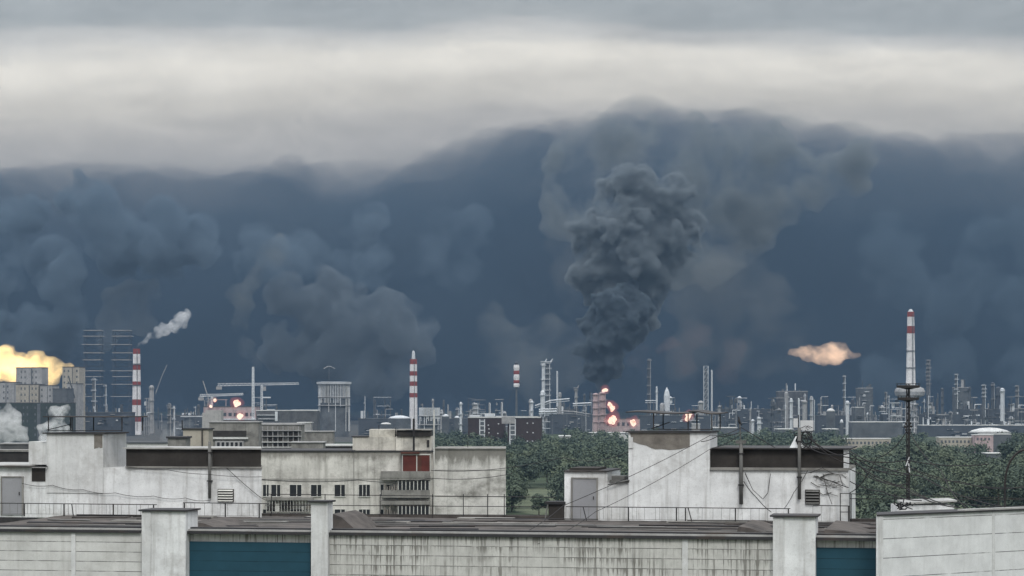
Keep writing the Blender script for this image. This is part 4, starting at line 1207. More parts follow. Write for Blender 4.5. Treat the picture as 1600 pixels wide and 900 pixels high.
for k, (px, py) in enumerate(((592, 664), (618, 668), (731, 690))):
    xx = ax(px, 4)
    single('antenna_pole', ('thin short aerial at the left on the cream block roof', 'thin short aerial left of the dark parapet on the cream block', 'thin aerial on the blind end roof of the cream block')[k],
           'pole', FM, MB().tube((xx, 4, ZT + .1), (xx, 4, az(py, 4)), .05, 4), M['iron'], (xx, 4, ZT))

# ------------------------------------------------------------------ roofs between the cream block and the refinery
def blk(name, label, D, px0, px1, py_top, m, depth=None, roof='far_roof', roof_h=1.0, windows=None, cat='building', ybase=None, parts=None, group=None, rot=0):
    px_m = F / D
    fr = Frame((0.5 * (px0 + px1) - 800) / F * D, D, rot)
    hw = (px1 - px0) / 2 / px_m
    zt_ = CZ - (py_top - HZ) / px_m
    dp = depth or max(6, hw * 1.2)
    t = Thing(name, label, cat, fr, (0, 0, 0), group)
    t.part('wall', MB().box(-hw, hw, 0, dp, 0, zt_), M[m])
    if roof:
        t.part('roof', MB().box(-hw - .25, hw + .25, -.25, dp + .25, zt_ + .003, zt_ + roof_h / px_m + .1), M[roof])
    t.hw, t.zt, t.dp, t.pm = hw, zt_, dp, px_m
    t.X = lambda px, fr=fr, D=D: (px - 800) / F * D - fr.o[0]
    t.Z = lambda py, px_m=px_m: CZ - (py - HZ) / px_m
    if windows:
        cols, rows, z_lo, z_hi, m_w = windows
        ww = 2 * hw / cols
        rh_ = (z_hi - z_lo) / rows
        for i in range(cols):
            for j in range(rows):
                xa = -hw + ww * (i + .25)
                za_ = z_lo + rh_ * (j + .25)
                t.part('window', MB().box(xa, xa + ww * .5, -.06, -.003, za_, za_ + rh_ * .5), M[m_w])
    return t
t = blk('house', 'cream roof storey with a vertical pipe behind the left attic strip', 420, 286, 326, 671, 'far_cream', roof='flash')
t.part('drainpipe', MB().box(t.X(315), t.X(317), -.2, -.01, t.Z(700), t.Z(672)), M['attic'])
t.part('aerial', MB().tube((t.X(284.5), .5, t.Z(672)), (t.X(284), .5, t.Z(657)), .12, 5), M['iron'])
t = blk('house', 'low dark-roofed house just right of the smoking striped chimney', 400, 262, 290, 685, 'slab_grey', roof='flash', roof_h=2)
t = blk('house', 'grey house with a wide black roof opening left of the scaffolded frame', 520, 327, 404, 660, 'slab_grey', roof='far_pale')
t.part('opening', MB().box(t.X(333), t.X(385), -.25, -.02, t.Z(682), t.Z(673)), M['attic'])
t.part('ledge', MB().box(t.X(326), t.X(388), -.6, -.02, t.Z(686), t.Z(683)), M['roof_pale'])
t.part('balcony', MB().box(t.X(337), t.X(381), -.8, -.02, t.Z(700), t.Z(689)), M['far_pale'])
for k in range(6):
    t.part('window', MB().box(t.X(340 + k * 7), t.X(344 + k * 7), -.86, -.802, t.Z(698), t.Z(691)), M['glass_dark'])
t = blk('house', 'plain pale grey box house with a blank front before the burning flat building', 640, 321, 345, 641, 'far_pale', roof=None)
t = blk('house', 'small pale wall behind the plain grey box house', 700, 316, 322, 645, 'far_pale', roof=None)
# unfinished frame
fr_ = blk('unfinished_building', 'grey unfinished floors with posts and bright slab edges behind the cream block', 560, 398, 470, 664, 'slab_grey', depth=10, roof='far_pale', roof_h=2)
for j, py in enumerate((672, 681, 690, 698)):
    fr_.part('floor_slab', MB().box(fr_.X(396), fr_.X(472), -.9, -.02, fr_.Z(py + 1.2), fr_.Z(py)), M['roof_pale'] if j > 1 else M['far_pale'])
for k in range(9):
    fr_.part('post', MB().box(fr_.X(402 + k * 8), fr_.X(403 + k * 8), -.6, -.03, fr_.Z(700), fr_.Z(666)), M['far_pale'])
for k in range(8):
    for j in range(4):
        if (k * 3 + j * 5) % 4:
            fr_.part('opening', MB().box(fr_.X(404 + k * 8), fr_.X(409 + k * 8), -.3, -.03, fr_.Z(680 + j * 8.5), fr_.Z(675 + j * 8.5)), M['attic'])
blk('house', 'flat grey roof right of the unfinished floors, lower of two', 480, 455, 505, 692, 'slab_grey', roof='far_pale')
blk('house', 'flat grey roof right of the unfinished floors, upper of two', 620, 462, 520, 675, 'slab_grey', roof='far_pale')
blk('house', 'dark low roof under the ribbed cylindrical tower', 520, 500, 552, 697, 'attic', roof='roof_pale', roof_h=2)
blk('house', 'small pale roof left of the ribbed cylindrical tower', 800, 465, 486, 661, 'far_pale', roof='roof_pale')
blk('house', 'dark roofed house at the far left below the steam', 400, -20, 44, 706, 'attic', roof='slab_grey', roof_h=2)
blk('house', 'grey low roof left of the left lift tower', 520, 0, 70, 694, 'far_roof', roof='far_pale')
blk('house', 'pale low roofs directly under the smoking striped chimney', 520, 198, 262, 693, 'roof_pale', roof='far_grey', roof_h=2)
# brown blocks
def tower_block(label, px0, px1, panel, D, top, win):
    t = blk('apartment_block', label, D, px0, px1, top, 'brick_dark', depth=18, roof='far_roof', cat='apartment block', rot=-4)
    xs0, xs1 = panel
    t.part('stair_strip', MB().box(t.X(xs0), t.X(xs1), -.8, -.02, t.Z(top + 52), t.Z(top + 2)), M['far_grey'])
    sp = MB()
    for a in (xs0, xs1 - 1.5):
        sp.box(t.X(a), t.X(a + 1.6), -1.1, -.81, t.Z(top + 52), t.Z(top + 2))
    for k in range(7):
        sp.box(t.X(xs0 + 1.7), t.X(xs1 - 1.6), -1.0, -.82, t.Z(top + 6 + k * 7), t.Z(top + 4.6 + k * 7))
    t.part('stair_rail', sp, M['far_white'])
    for (wx_, wy) in win:
        w = t.part('window', MB().box(t.X(wx_ - 1), t.X(wx_ + 1), -.12, -.02, t.Z(wy + 1), t.Z(wy - .6)), M['far_white'])
    t.part('parapet', MB().box(-t.hw, t.hw, -.4, -.26, t.zt, t.zt + .8), M['roof_pale'])
    return t
a = tower_block('dark brown tower block with a white ladder-like strip, left of the brown pair', 731, 787, (749, 758), 1500, 653,
                [(763, 664), (779, 662), (764, 676), (778, 677), (763, 690), (778, 691), (764, 670), (779, 684)])
a.part('roof_box', MB().box(a.X(733), a.X(749), 2, 8, a.zt, a.Z(648.5)), M['far_white'])
a.part('roof_box', MB().box(a.X(757), a.X(772), 2, 8, a.zt, a.Z(646)).box(a.X(774), a.X(783), 2, 8, a.zt, a.Z(650)), M['far_white'])
b = tower_block('dark brown tower block with a white lettered-looking strip, right of the brown pair', 793, 845, (796, 806), 1480, 653,
                [(824, 661), (833, 661), (824, 675), (833, 676), (824, 689), (832, 689)])
b.part('roof_box', MB().box(b.X(784), b.X(805), -1.5, 6, b.Z(662), b.Z(651)), M['far_pale'])
b.part('roof_slab', MB().box(b.X(784), b.X(840), -.6, 6, b.zt, b.Z(650.5)), M['roof_pale'])

# pale blocks of flats at far left
W_ = 'far_dark'
for (px0, px1, top, D, m_, lab) in ((24, 66, 575, 2300, 'far_pale', 'tall pale block of flats standing before the fire cloud, left of two'),
                                    (97, 124, 574, 2300, 'far_cream', 'tall pale block of flats at the right end of the fire cloud'),
                                    (-10, 22, 598, 2250, 'far_pale', 'low pale block of flats at the left border below the fire'),
                                    (24, 60, 601, 2150, 'far_cream', 'middle row block of flats under the tall pale one'),
                                    (62, 82, 603, 2150, 'far_pale', 'narrow block of flats left of the dark leafless tower'),
                                    (82, 105, 608, 2100, 'far_grey', 'dark grey hollow looking block between the pale flats'),
                                    (104, 120, 600, 2120, 'far_pale', 'slim pale block left of the scaffold towers'),
                                    (-20, 112, 630, 1950, 'dark_green', 'long dark green hall standing in for dark trees under the pale flats at left')):  # last block is added in place of a dark tree mass
    t = blk('apartment_block' if 'hall' not in lab else 'tree_standin_hall', lab, D, px0, px1, top, m_, depth=18, roof='far_roof', cat='apartment block' if 'hall' not in lab else 'hall', rot=-9 if 'hall' not in lab else 0)
    n_ = max(2, int((px1 - px0) / 6))
    for i in range(n_):
        for j in range(5):
            if (i * 7 + j * 3 + px0) % 3:
                xx = -t.hw + 2 * t.hw * (i + .3) / n_
                t.part('window', MB().box(xx, xx + t.hw / n_ * .7, -.1, -.01, t.zt - 4.5 - j * 5.5, t.zt - 2.5 - j * 5.5), M['far_grey'])
    t.part('joint', MB().box(t.hw * .18, t.hw * .26, -.15, -.01, 0, t.zt - .5), M['far_grey'])
# ------------------------------------------------------------------ refinery
def at(px, D):
    return (px - 800) / F * D
def zat(py, D):
    return CZ - (py - HZ) / F * D
def chimney(px, ptop, pbase, D, w_top, w_base, bands, label, tip=None, rings=()):
    x = at(px, D)
    pm = F / D
    t = Thing('chimney', label, 'chimney', G0, (x, D, 0))
    zt_, zb = zat(ptop, D), 0.0
    def r_at(z):
        u = (z - zb) / (zt_ - zb)
        return (w_base + (w_top - w_base) * u) / 2 / pm
    edges = [ptop] + [b for b in bands] + [pbase + 400]
    sh = t.part('shaft', MB().lathe(x, D, [(r_at(0), 0), (r_at(zt_ - .1), zt_)], 24), M['white_band'], smooth=False)
    for (a, b) in bands:
        za_, zb_2 = zat(a, D), zat(b, D)
        t.part('red_band', MB().lathe(x, D, [(r_at(zb_2) + .05, zb_2), (r_at(za_) + .05, za_)], 24), M['red_band'], parent=sh)
    for py in rings:
        z_ = zat(py, D)
        t.part('gallery', MB().lathe(x, D, [(r_at(z_) + 1.1, z_), (r_at(z_) + 1.1, z_ + .5)], 20), M['far_grey'], parent=sh)
    t.part('ladder', MB().box(x + r_at(0) * .2, x + r_at(0) * .2 + .5, D - r_at(0) - .3, D - r_at(0) * .8, 4, zt_ - 2), M['far_grey'])
    if tip:
        w, py = tip
        t.part('flue_tip', MB().lathe(x, D, [(w / 2 / pm, zt_), (w / 2.6 / pm, zat(py + 3, D)), (w / 5 / pm, zat(py, D))], 14), M['far_white'])
    return t
chimney(213.5, 545, 700, 2450, 11, 15, [(545, 553), (570, 578), (596, 602), (624, 633), (650, 659)], 'red and white striped chimney trailing steam at left', rings=(569, 602))
chimney(646, 561, 655, 2500, 11, 13, [(561, 569), (580, 587), (596, 603), (614, 621)], 'red and white striped chimney with a pointed tip above the cream block', tip=(6, 548))
chimney(1423, 487, 668, 2500, 10.5, 18, [(487, 495), (509.5, 521)], 'tallest striped chimney, mostly white, behind the dark mast', tip=(9, 483), rings=(548.5, 575))
# drum galleries of the tall chimney behind the mast
x = at(1420, 2490)
single('chimney_collar', 'wide pale drum shaped collar round the tall right chimney', 'collar', G0,
       MB().lathe(at(1421.5, 2500), 2500, [(9, zat(622, 2500)), (15, zat(618, 2500)), (16, zat(612, 2500)), (14.5, zat(607, 2500)), (10, zat(604, 2500))], 24), M['far_pale'], (at(1421.5, 2500), 2500, 0))
t = Thing('flare_stack', 'slim red and white flare stack above the right brown tower block', 'flare stack', G0, (at(807, 2600), 2600, 0))
x, D = at(807, 2600), 2600
t.part('shaft', MB().lathe(x, D, [(1.5, 0), (1.0, zat(606, D)), (1.9, zat(604, D)), (1.9, zat(570, D))], 10), M['far_grey'])
for (a, b, m_) in ((570, 579, 'white_band'), (579, 585, 'red_band'), (585, 594, 'white_band'), (594, 599, 'red_band'), (599, 605, 'white_band')):
    t.part('band', MB().lathe(x, D, [(2.9, zat(b, D)), (3.3, zat((a + b) / 2, D)), (2.9, zat(a, D))], 10), M[m_])
t.part('guy_wire', MB().tube((x, D, zat(600, D)), (x - 22, D, 0), .22, 4).tube((x, D, zat(600, D)), (x + 22, D, 0), .22, 4), M['far_grey'])
t.part('burner', MB().lathe(x, D, [(1.5, zat(570, D)), (2.4, zat(567, D)), (1.2, zat(565, D))], 10), M['far_dark'])

def column(px, ptop, pbase, w, D, label, m_='far_grey', plats=None, mp='far_white', head=False, name='distillation_column', cat='column', group=None):
    x = at(px, D); pm = F / D; r = w / 2 / pm
    z1, z0 = zat(ptop, D), 0
    t = Thing(name, label, cat, G0, (x, D, 0), group)
    t.part('shell', MB().lathe(x, D, [(r * 1.15, z0), (r * 1.1, z1 * .3), (r, z1 * .34), (r, z1 - r * .6), (r * .6, z1 - r * .1), (r * .1, z1)], 12), M[m_], smooth=False)
    n = plats if plats is not None else max(2, int((pbase - ptop) / 10))
    rs = random.Random(int(px * 7))
    for k in range(n):
        z = z1 - (pbase - ptop) / pm * (k + .25) / n
        a0 = rs.choice((0, .5, 1.0)) * r
        t.part('platform', MB().box(x - r - 1.1 + a0 * .3, x + r + .5 + a0 * .5, D - r - 1.3, D + .5, z, z + .35)
               .box(x - r - 1.1 + a0 * .3, x + r + .5 + a0 * .5, D - r - 1.35, D - r - 1.2, z + 1.0, z + 1.25), M[mp])
    t.part('riser', MB().tube((x + r * .8, D - r - .3, 2), (x + r * .8, D - r - .3, z1 - 1), .35, 5), M[mp])
    if head:
        t.part('top_frame', MB().box(x - r * 2, x + r * 2.0, D - 2, D + 2, z1 + .3, z1 + 1.0).box(x - r * 1.6, x - r * 1.2, D - 1, D + 1, z1 - 3, z1 + .28).tube((x + r, D, z1), (x + r * 2.2, D, z1 + 3.5), .5, 5), M[mp])
    return t
def lattice(px, ptop, pbase, w, D, label, m_='far_white', w_base=None, name='lattice_tower', cat='tower', nseg=None, solid_back=None, group=None, r=.28):
    x = at(px, D); pm = F / D
    z1 = zat(ptop, D)
    a1, a0 = w / 2 / pm, (w_base or w) / 2 / pm
    t = Thing(name, label, cat, G0, (x, D, 0), group)
    lg, br = MB(), MB()
    n = nseg or max(4, int(z1 / (2.2 * a0)))
    cr = [(-1, -1), (1, -1), (1, 1), (-1, 1)]
    for i in range(n):
        za_, zb_2 = z1 * i / n, z1 * (i + 1) / n
        ra, rb = a0 + (a1 - a0) * i / n, a0 + (a1 - a0) * (i + 1) / n
        for k in range(4):
            c, d = cr[k], cr[(k + 1) % 4]
            lg.tube((x + c[0] * ra, D + c[1] * ra, za_), (x + c[0] * rb, D + c[1] * rb, zb_2), r, 4)
            br.tube((x + c[0] * ra, D + c[1] * ra, za_), (x + d[0] * rb, D + d[1] * rb, zb_2), r * .7, 4)
            br.tube((x + c[0] * rb, D + c[1] * rb, zb_2), (x + d[0] * rb, D + d[1] * rb, zb_2), r * .8, 4)
    t.part('leg', lg, M[m_])
    t.part('bracing', br, M[m_])
    if solid_back:
        t.part('column', MB().lathe(x, D, [(a0 * solid_back, 0), (a0 * solid_back, z1 * .97)], 10), M['far_grey'])
    t.x, t.D, t.z1, t.a1 = x, D, z1, a1
    return t
# two ghostly scaffold towers at left
for px, lab in ((146, 'left of two dark scaffold towers with pale level stages behind the flats'), (191, 'right of two dark scaffold towers with pale level stages, beside the chimney')):
    t = lattice(px, 517, 660, 25, 2900, lab, 'far_dark', nseg=14, r=.32)
    for k, py in enumerate((517, 526, 539, 552, 563, 580, 589, 601, 620)):
        z = zat(py, 2900)
        t.part('stage', MB().box(t.x - 10.5 - (k % 3), t.x + 10.5 + (k % 2) * 2, 2890, 2910, z, z + .8), M['far_pale'])
# the cylindrical ribbed tower
def ribbed(px, ptop, pbase, w, D, label, crown=True, name='ribbed_tower'):
    x = at(px, D); pm = F / D; r = w / 2 / pm
    z1 = zat(ptop, D)
    t = Thing(name, label, 'tower', G0, (x, D, 0))
    t.part('shell', MB().lathe(x, D, [(r * .93, 0), (r * .93, z1 - 1)], 28), M['far_grey'])
    n = 30
    rs = random.Random(int(px))
    for i in range(n):
        a = -math.pi * i / (n - 1)
        cx, cy = x + r * math.cos(a), D + r * math.sin(a)
        lo = rs.choice((.1, .45, .55, .62, .7)) * z1
        t.part('rib', MB().box(cx - .28, cx + .28, cy - .3, cy + .3, lo, z1 - .5), M[rs.choice(('far_white', 'far_white', 'roof_pale'))])
    hoops = (.04, .32, .5) if crown else (.3, .6)
    for k, u in enumerate(hoops):
        z = z1 - (z1 - zat(pbase, D)) * u
        t.part('ring', MB().lathe(x, D, [(r + .6, z - .5), (r + .8, z), (r + .6, z + .4)], 28), M['far_pale'])
    if crown:
        t.part('crown_ring', MB().lathe(x, D, [(r * .9, z1 - 2.4), (r + 1.6, z1 - 2), (r + 2.0, z1), (r * .9, z1 + .2)], 28), M['far_white'])
    return t
ribbed(522, 597, 670, 49, 2300, 'fat cylindrical tower of bright ribs with a white top ring')
ribbed(671, 636, 682, 32, 2200, 'squat ribbed tank right of the pointed striped chimney', crown=False)
t = Thing('aerial', 'small pale aerial hanging above the ribbed cylindrical tower', 'aerial', G0, (at(514, 2350), 2350, 0))
xx, D = at(514, 2350), 2350
t.part('mast', MB().tube((xx, D, zat(640, D)), (xx, D, zat(572, D)), .3, 5), M['far_grey'])
t.part('arm', MB().tube((xx - 5, D, zat(576, D)), (xx - 1, D, zat(572.5, D)), .5, 5).tube((xx + 1, D, zat(572.5, D)), (xx + 6, D, zat(576, D)), .5, 5).tube((xx - 1, D, zat(572.5, D)), (xx + 1, D, zat(572.5, D)), .4, 5), M['far_pale'])

# cranes
def crane(px, ptop, pbase, D, jib, label, r=.7, arm_y=None, name='tower_crane'):
    x = at(px, D)
    t = Thing(name, label, 'crane', G0, (x, D, 0))
    mst = MB()
    z1 = zat(ptop, D)
    for dx in (-.9, .9):
        mst.tube((x + dx, D, 0), (x + dx * .6, D, z1), r * .6, 4)
    n = 26
    for i in range(n):
        s_ = 1 if i % 2 else -1
        mst.tube((x - s_ * .9, D, z1 * i / n), (x + s_ * .8, D, z1 * (i + 1) / n), r * .4, 4)
    t.part('mast', mst, M['far_white'])
    if jib:
        p0, p1, y0, y1 = jib
        jb = MB()
        A, B = Vector((at(p0, D), D, zat(y0, D))), Vector((at(p1, D), D, zat(y1, D)))
        jb.tube(A, B, r * .45, 4).tube(A + Vector((0, 0, 2.0)), B + Vector((0, 0, 1.2)), r * .4, 4)
        n = 22
        for i in range(n):
            jb.tube(A.lerp(B, i / n), A.lerp(B, (i + .5) / n) + Vector((0, 0, 1.7)), r * .3, 4).tube(A.lerp(B, (i + .5) / n) + Vector((0, 0, 1.7)), A.lerp(B, (i + 1) / n), r * .3, 4)
        t.part('jib', jb, M['far_white'])
        t.part('counterweight', MB().box(at(p0, D) - 1, at(p0, D) + 3.5, D - 1, D + 1, zat(y0, D) - 3, zat(y0, D) - .5), M['far_pale'])
        t.part('cab', MB().box(x + 1, x + 3.5, D - 1.2, D + 1, zat(y0, D) - 4, zat(y0, D) - .5), M['far_pale'])
    return t
crane(395.5, 573, 640, 1950, None, 'plain bright mast rising above the level crane jib', r=.9, name='crane_mast')
crane(409, 601, 640, 2000, (340, 467, 603, 600.5), 'white tower crane with a long level jib right of the burning flat building')
crane(331, 620, 640, 2000, (312, 380, 620, 617), 'low red-lit crane jib over the burning flat building')
t = Thing('small_crane', 'short level crane arm right of the tower crane mast', 'crane', G0, (at(416, 2050), 2050, 0))
t.part('arm', MB().box(at(410, 2050), at(423, 2050), 2049, 2051, zat(622, 2050), zat(620, 2050)), M['far_white'])
t.part('post', MB().tube((at(416, 2050), 2050, 0), (at(416, 2050), 2050, zat(622, 2050)), .5, 5), M['far_grey'])
def boom(pts, D, label, r=.4, m_='far_pale'):
    P3 = [(at(a, D), D, zat(b, D)) for a, b in pts]
    single('crane_boom', label, 'crane', G0, MB().path(P3, r, 5), M[m_], (P3[0][0], D, 0))
boom([(328, 640), (325, 620), (317, 595)], 1960, 'slanting pale boom left of the burning flat building')
boom([(243, 615), (252, 590), (261, 570)], 2500, 'faint slanting boom right of the smoking chimney')
boom([(117, 622), (112, 605), (108, 590)], 1900, 'dark slanting boom among the pale flats at left', .5, 'far_dark')
column(237, 602, 660, 7, 2550, 'slim grey column just right of the smoking chimney', 'far_pale', 3, 'far_pale')

# burning flat building
t = blk('burning_building', 'flat building with fires on its roof and front, lit dull red', 1950, 318, 400, 636, 'pinkish', depth=30, roof='far_roof', cat='building')
for k in range(9):
    t.part('window', MB().box(t.X(323 + k * 8.5), t.X(328 + k * 8.5), -.3, -.02, t.Z(650), t.Z(645)), M['far_dark'])
t.part('ledge', MB().box(t.X(346), t.X(400), -2, -.05, t.Z(656), t.Z(654)), M['far_white'])
t.part('roof_frame', MB().box(t.X(330), t.X(331), 2, 3, t.zt + .7, t.Z(622)).box(t.X(352), t.X(353), 2, 3, t.zt + .7, t.Z(625)).box(t.X(325), t.X(355), 2, 3, t.Z(625), t.Z(624)), M['pinkish'])
t = blk('shed', 'grey industrial hall with bright roof edges right of the burning flat building', 1900, 400, 495, 642, 'far_roof', depth=30, roof='roof_pale')
for k, (a, b, y) in enumerate(((402, 430, 648), (404, 432, 654), (398, 470, 664))):
    t.part('pipe', MB().box(t.X(a), t.X(b), -1.5, -.05, t.Z(y + 1), t.Z(y)), M['far_white'])
t.part('hopper', MB().box(t.X(430), t.X(434), -2, -.06, t.Z(658), t.Z(643)), M['far_white'])
for a, b, y, lab in ((455, 500, 640, 'straight bright pipe bridge running to the ribbed cylindrical tower'), (282, 320, 650, 'bright level pipe left of the burning flat building')):
    D = 2100
    t = Thing('pipe_bridge', lab, 'pipe bridge', G0, (at(a, D), D, 0))
    t.part('pipe', MB().box(at(a, D), at(b, D), D, D + 1.5, zat(y + 1.3, D), zat(y, D)), M['far_white'])
    for k in range(4):
        xx = at(a + (b - a) * (k + .5) / 4, D)
        t.part('post', MB().box(xx - .4, xx + .4, D, D + 1, 0, zat(y + 1.4, D)), M['far_grey'])

# centre: columns round the fires
column(930.5, 614, 668, 9, 2360, 'left shaft of the burning column building, pale and fire-lit', 'pinkish', 5, 'pinkish')
column(941, 612, 668, 11, 2370, 'right shaft of the burning column building, pale and fire-lit', 'pinkish', 5, 'pinkish')
t = blk('shed', 'low smoke-stained hall between the two round fires', 2380, 944, 1000, 655, 'pinkish', depth=25, roof='far_roof')
for k in range(6):
    t.part('opening', MB().box(t.X(948 + k * 8), t.X(952 + k * 8), -.4, -.02, t.Z(665), t.Z(660)), M['far_dark'])
column(849, 566, 632, 5, 2500, 'thin bright column, left one of the pair with flared heads', 'far_white', 3, 'far_white', True)
column(856, 566, 625, 7, 2520, 'thicker bright column, right one of the pair with flared heads', 'far_grey', 7, 'far_white', True)
column(870.5, 580, 625, 2.4, 2550, 'hair-thin bright mast right of the flared pair', 'far_white', 0, 'far_white', name='mast', cat='mast')
column(848, 610, 640, 7, 2450, 'stubby white vessel at the foot of the flared pair', 'far_white', 1, 'far_white')
column(900, 607, 630, 4, 2600, 'small grey column with a bent arm at the foot of the smoke', 'far_pale', 2, 'far_pale', True)
column(913, 615, 640, 3, 2600, 'thin dim column under the left edge of the smoke column', 'far_grey', 2, 'far_grey')
column(720, 628, 675, 3.5, 2250, 'lone bright slim column left of the brown tower blocks', 'far_white', 3, 'far_white')
column(743, 630, 652, 9, 2400, 'short pale vessel behind the left brown tower block', 'far_pale', 3, 'far_white')
column(765, 629, 650, 3, 2450, 'slim upright pipe above the middle of the left brown block', 'far_pale', 0, 'far_white')
column(784, 628, 650, 3, 2450, 'slim upright pipe above the gap of the brown blocks', 'far_pale', 0, 'far_white')
column(831, 626, 652, 4, 2400, 'white vessel with a curved top at the right brown block', 'far_white', 2, 'far_white')
column(847, 652, 680, 4, 2000, 'ladder-like bright column touching the right brown block', 'far_white', 5, 'far_white')
def rack(pts, D, label, thick=1.2, m_='far_white', post=True):
    t = Thing('pipe_rack', label, 'pipe rack', G0, (at(pts[0][0], D), D, 0))
    P3 = [(at(a, D), D, zat(b, D)) for a, b in pts]
    t.part('pipe', MB().path(P3, thick * .6, 5).path([(x, y + 2, z - 2.2) for x, y, z in P3], thick * .4, 5), M[m_])
    if post:
        n = max(2, int(abs(pts[-1][0] - pts[0][0]) / 16))
        for k in range(n):
            u = (k + .5) / n
            p = Vector(P3[0]).lerp(Vector(P3[-1]), u)
            t.part('post', MB().box(p.x - .5, p.x + .5, D + .5, D + 1.5, 0, p.z - 2), M['far_grey'])
rack([(836, 634), (860, 626), (890, 623)], 2450, 'rising pipe bridge from the brown block to the smoke')
rack([(895, 631), (924, 629.5)], 2430, 'bright level pipe bridge just left of the burning shafts')
rack([(842, 640), (870, 639)], 2400, 'upper of two short bright pipes right of the brown blocks')
rack([(842, 643.5), (870, 643)], 2380, 'lower of two short bright pipes right of the brown blocks', 1.6)
rack([(874, 642), (895, 643), (921, 647)], 2420, 'drooping pipe run left of the burning shafts', .9, 'far_pale')
rack([(1008, 626), (1026, 626)], 2600, 'tiny bright pipe left of the rocket-shaped vessel', .9)
# right of the smoke
column(1014, 560, 640, 5, 2750, 'dim smoke-veiled column right of the dense smoke', 'far_dark', 6, 'far_pale')
column(1026, 604, 640, 2.6, 2600, 'thin bright mast left of the rocket-shaped vessel', 'far_white', 1, 'far_white')
t = Thing('pressure_vessel', 'white rocket-shaped vessel with a small side tank above the right canopy', 'vessel', G0, (at(1042, 2550), 2550, 0))
D = 2550; x = at(1042, D)
t.part('shell', MB().lathe(x, D, [(3.2, 0), (3.2, zat(618, D)), (2.2, zat(611, D)), (.8, zat(607, D)), (.3, zat(605, D))], 14), M['far_white'])
t.part('side_tank', MB().lathe(x - 5, D - 1, [(2.6, 0), (2.6, zat(632, D)), (1.2, zat(629.5, D))], 12), M['far_pale'])
lattice(1103, 572, 640, 7, 2600, 'bright lattice tower carrying a column, right of the smoke', 'far_white', nseg=12, solid_back=.55)
column(1112, 578, 642, 2.4, 2600, 'thin mast close to the bright lattice tower', 'far_white', 0, 'far_white', name='mast', cat='mast')
column(1095, 626, 640, 9, 2650, 'pale round vessel at the foot of the bright lattice tower', 'far_pale', 1, 'far_pale')
t = blk('shed', 'small white building seen under the right canopy', 2200, 1082, 1094, 663, 'far_pale', depth=12, roof='roof_pale')
for px, top, bt, w, D, lab, m_, n, mp in (
    (1186, 652, 668, 6, 2300, 'small white vessel cluster right of the perched bird', 'far_white', 2, 'far_white'),
    (1176, 655, 668, 4, 2320, 'short white vessel touching the cluster right of the bird', 'far_white', 1, 'far_white'),
    (1236, 622, 672, 4, 2300, 'bright thick mast left of the tangled antenna', 'far_white', 2, 'far_white'),
    (1248, 622, 660, 2.4, 2310, 'thin mast directly above the tangled antenna', 'far_white', 0, 'far_white'),
    (1257, 625, 640, 7, 2400, 'small pale square tower right of the antenna masts', 'far_pale', 1, 'far_pale'),
    (1319, 586, 630, 3.2, 2550, 'slim dotted column below the right fire cloud', 'far_grey', 4, 'far_white'),
    (1324, 626, 645, 5, 2400, 'small bright vessel at the foot of the dotted column', 'far_white', 1, 'far_white'),
    (1450, 562, 605, 6, 2900, 'tall dim speckled column right of the tall chimney', 'far_grey', 7, 'far_pale'),
    (1494, 584, 622, 4, 2700, 'speckled bright column second right of the tall chimney', 'far_grey', 5, 'far_white'),
    (1537, 601, 625, 5, 2600, 'speckled column with a flat cap towards the right edge', 'far_grey', 4, 'far_white'),
    (1551, 597, 640, 5, 2700, 'dark column between the speckled and the white ones at right', 'far_dark', 2, 'far_pale'),
    (1560, 604, 660, 9, 2650, 'broad dark tower near the right edge', 'far_dark', 1, 'far_grey'),
    (1566, 606, 628, 6, 2500, 'short white column near the right edge', 'far_white', 1, 'far_white'),
    (1589, 602, 625, 5, 2600, 'dim grey column at the right edge', 'far_grey', 3, 'far_pale'),
    (1280, 630, 655, 4, 2500, 'grey column right of the small square tower', 'far_grey', 2, 'far_pale'),
    (1300, 640, 660, 6, 2500, 'low grey vessel left of the dotted column', 'far_grey', 1, 'far_pale'),
    (1384, 612, 640, 3, 2700, 'dim thin column left of the dark mast', 'far_grey', 3, 'far_pale'),
    (1472, 606, 640, 4, 2800, 'dim column between the two speckled ones', 'far_grey', 3, 'far_grey'),
    (1515, 604, 640, 3, 2800, 'dim thin column right of the faint square block', 'far_grey', 2, 'far_grey'),
    (690, 640, 665, 4, 2300, 'small bright vessel right of the squat ribbed tank', 'far_pale', 1, 'far_white'),
    (700, 632, 660, 2, 2500, 'very thin mast between the ribbed tank and the lone column', 'far_pale', 0, 'far_pale'),
    (130, 600, 640, 5, 2400, 'speckled white vessel at the right end of the flats', 'far_white', 3, 'far_white'),
    (147, 590, 640, 6, 2450, 'bright vessel before the left scaffold tower', 'far_grey', 3, 'far_white'),
    (165, 600, 645, 3, 2450, 'thin column between the scaffold towers', 'far_grey', 3, 'far_white'),
    (265, 635, 670, 4, 2000, 'thin grey column in the steam right of the smoking chimney', 'far_grey', 3, 'far_pale'),
    (272, 634, 668, 3, 2050, 'second thin column in the steam right of the smoking chimney', 'far_pale', 2, 'far_white')):
    column(px, top, bt, w, D, lab, m_, n, mp)
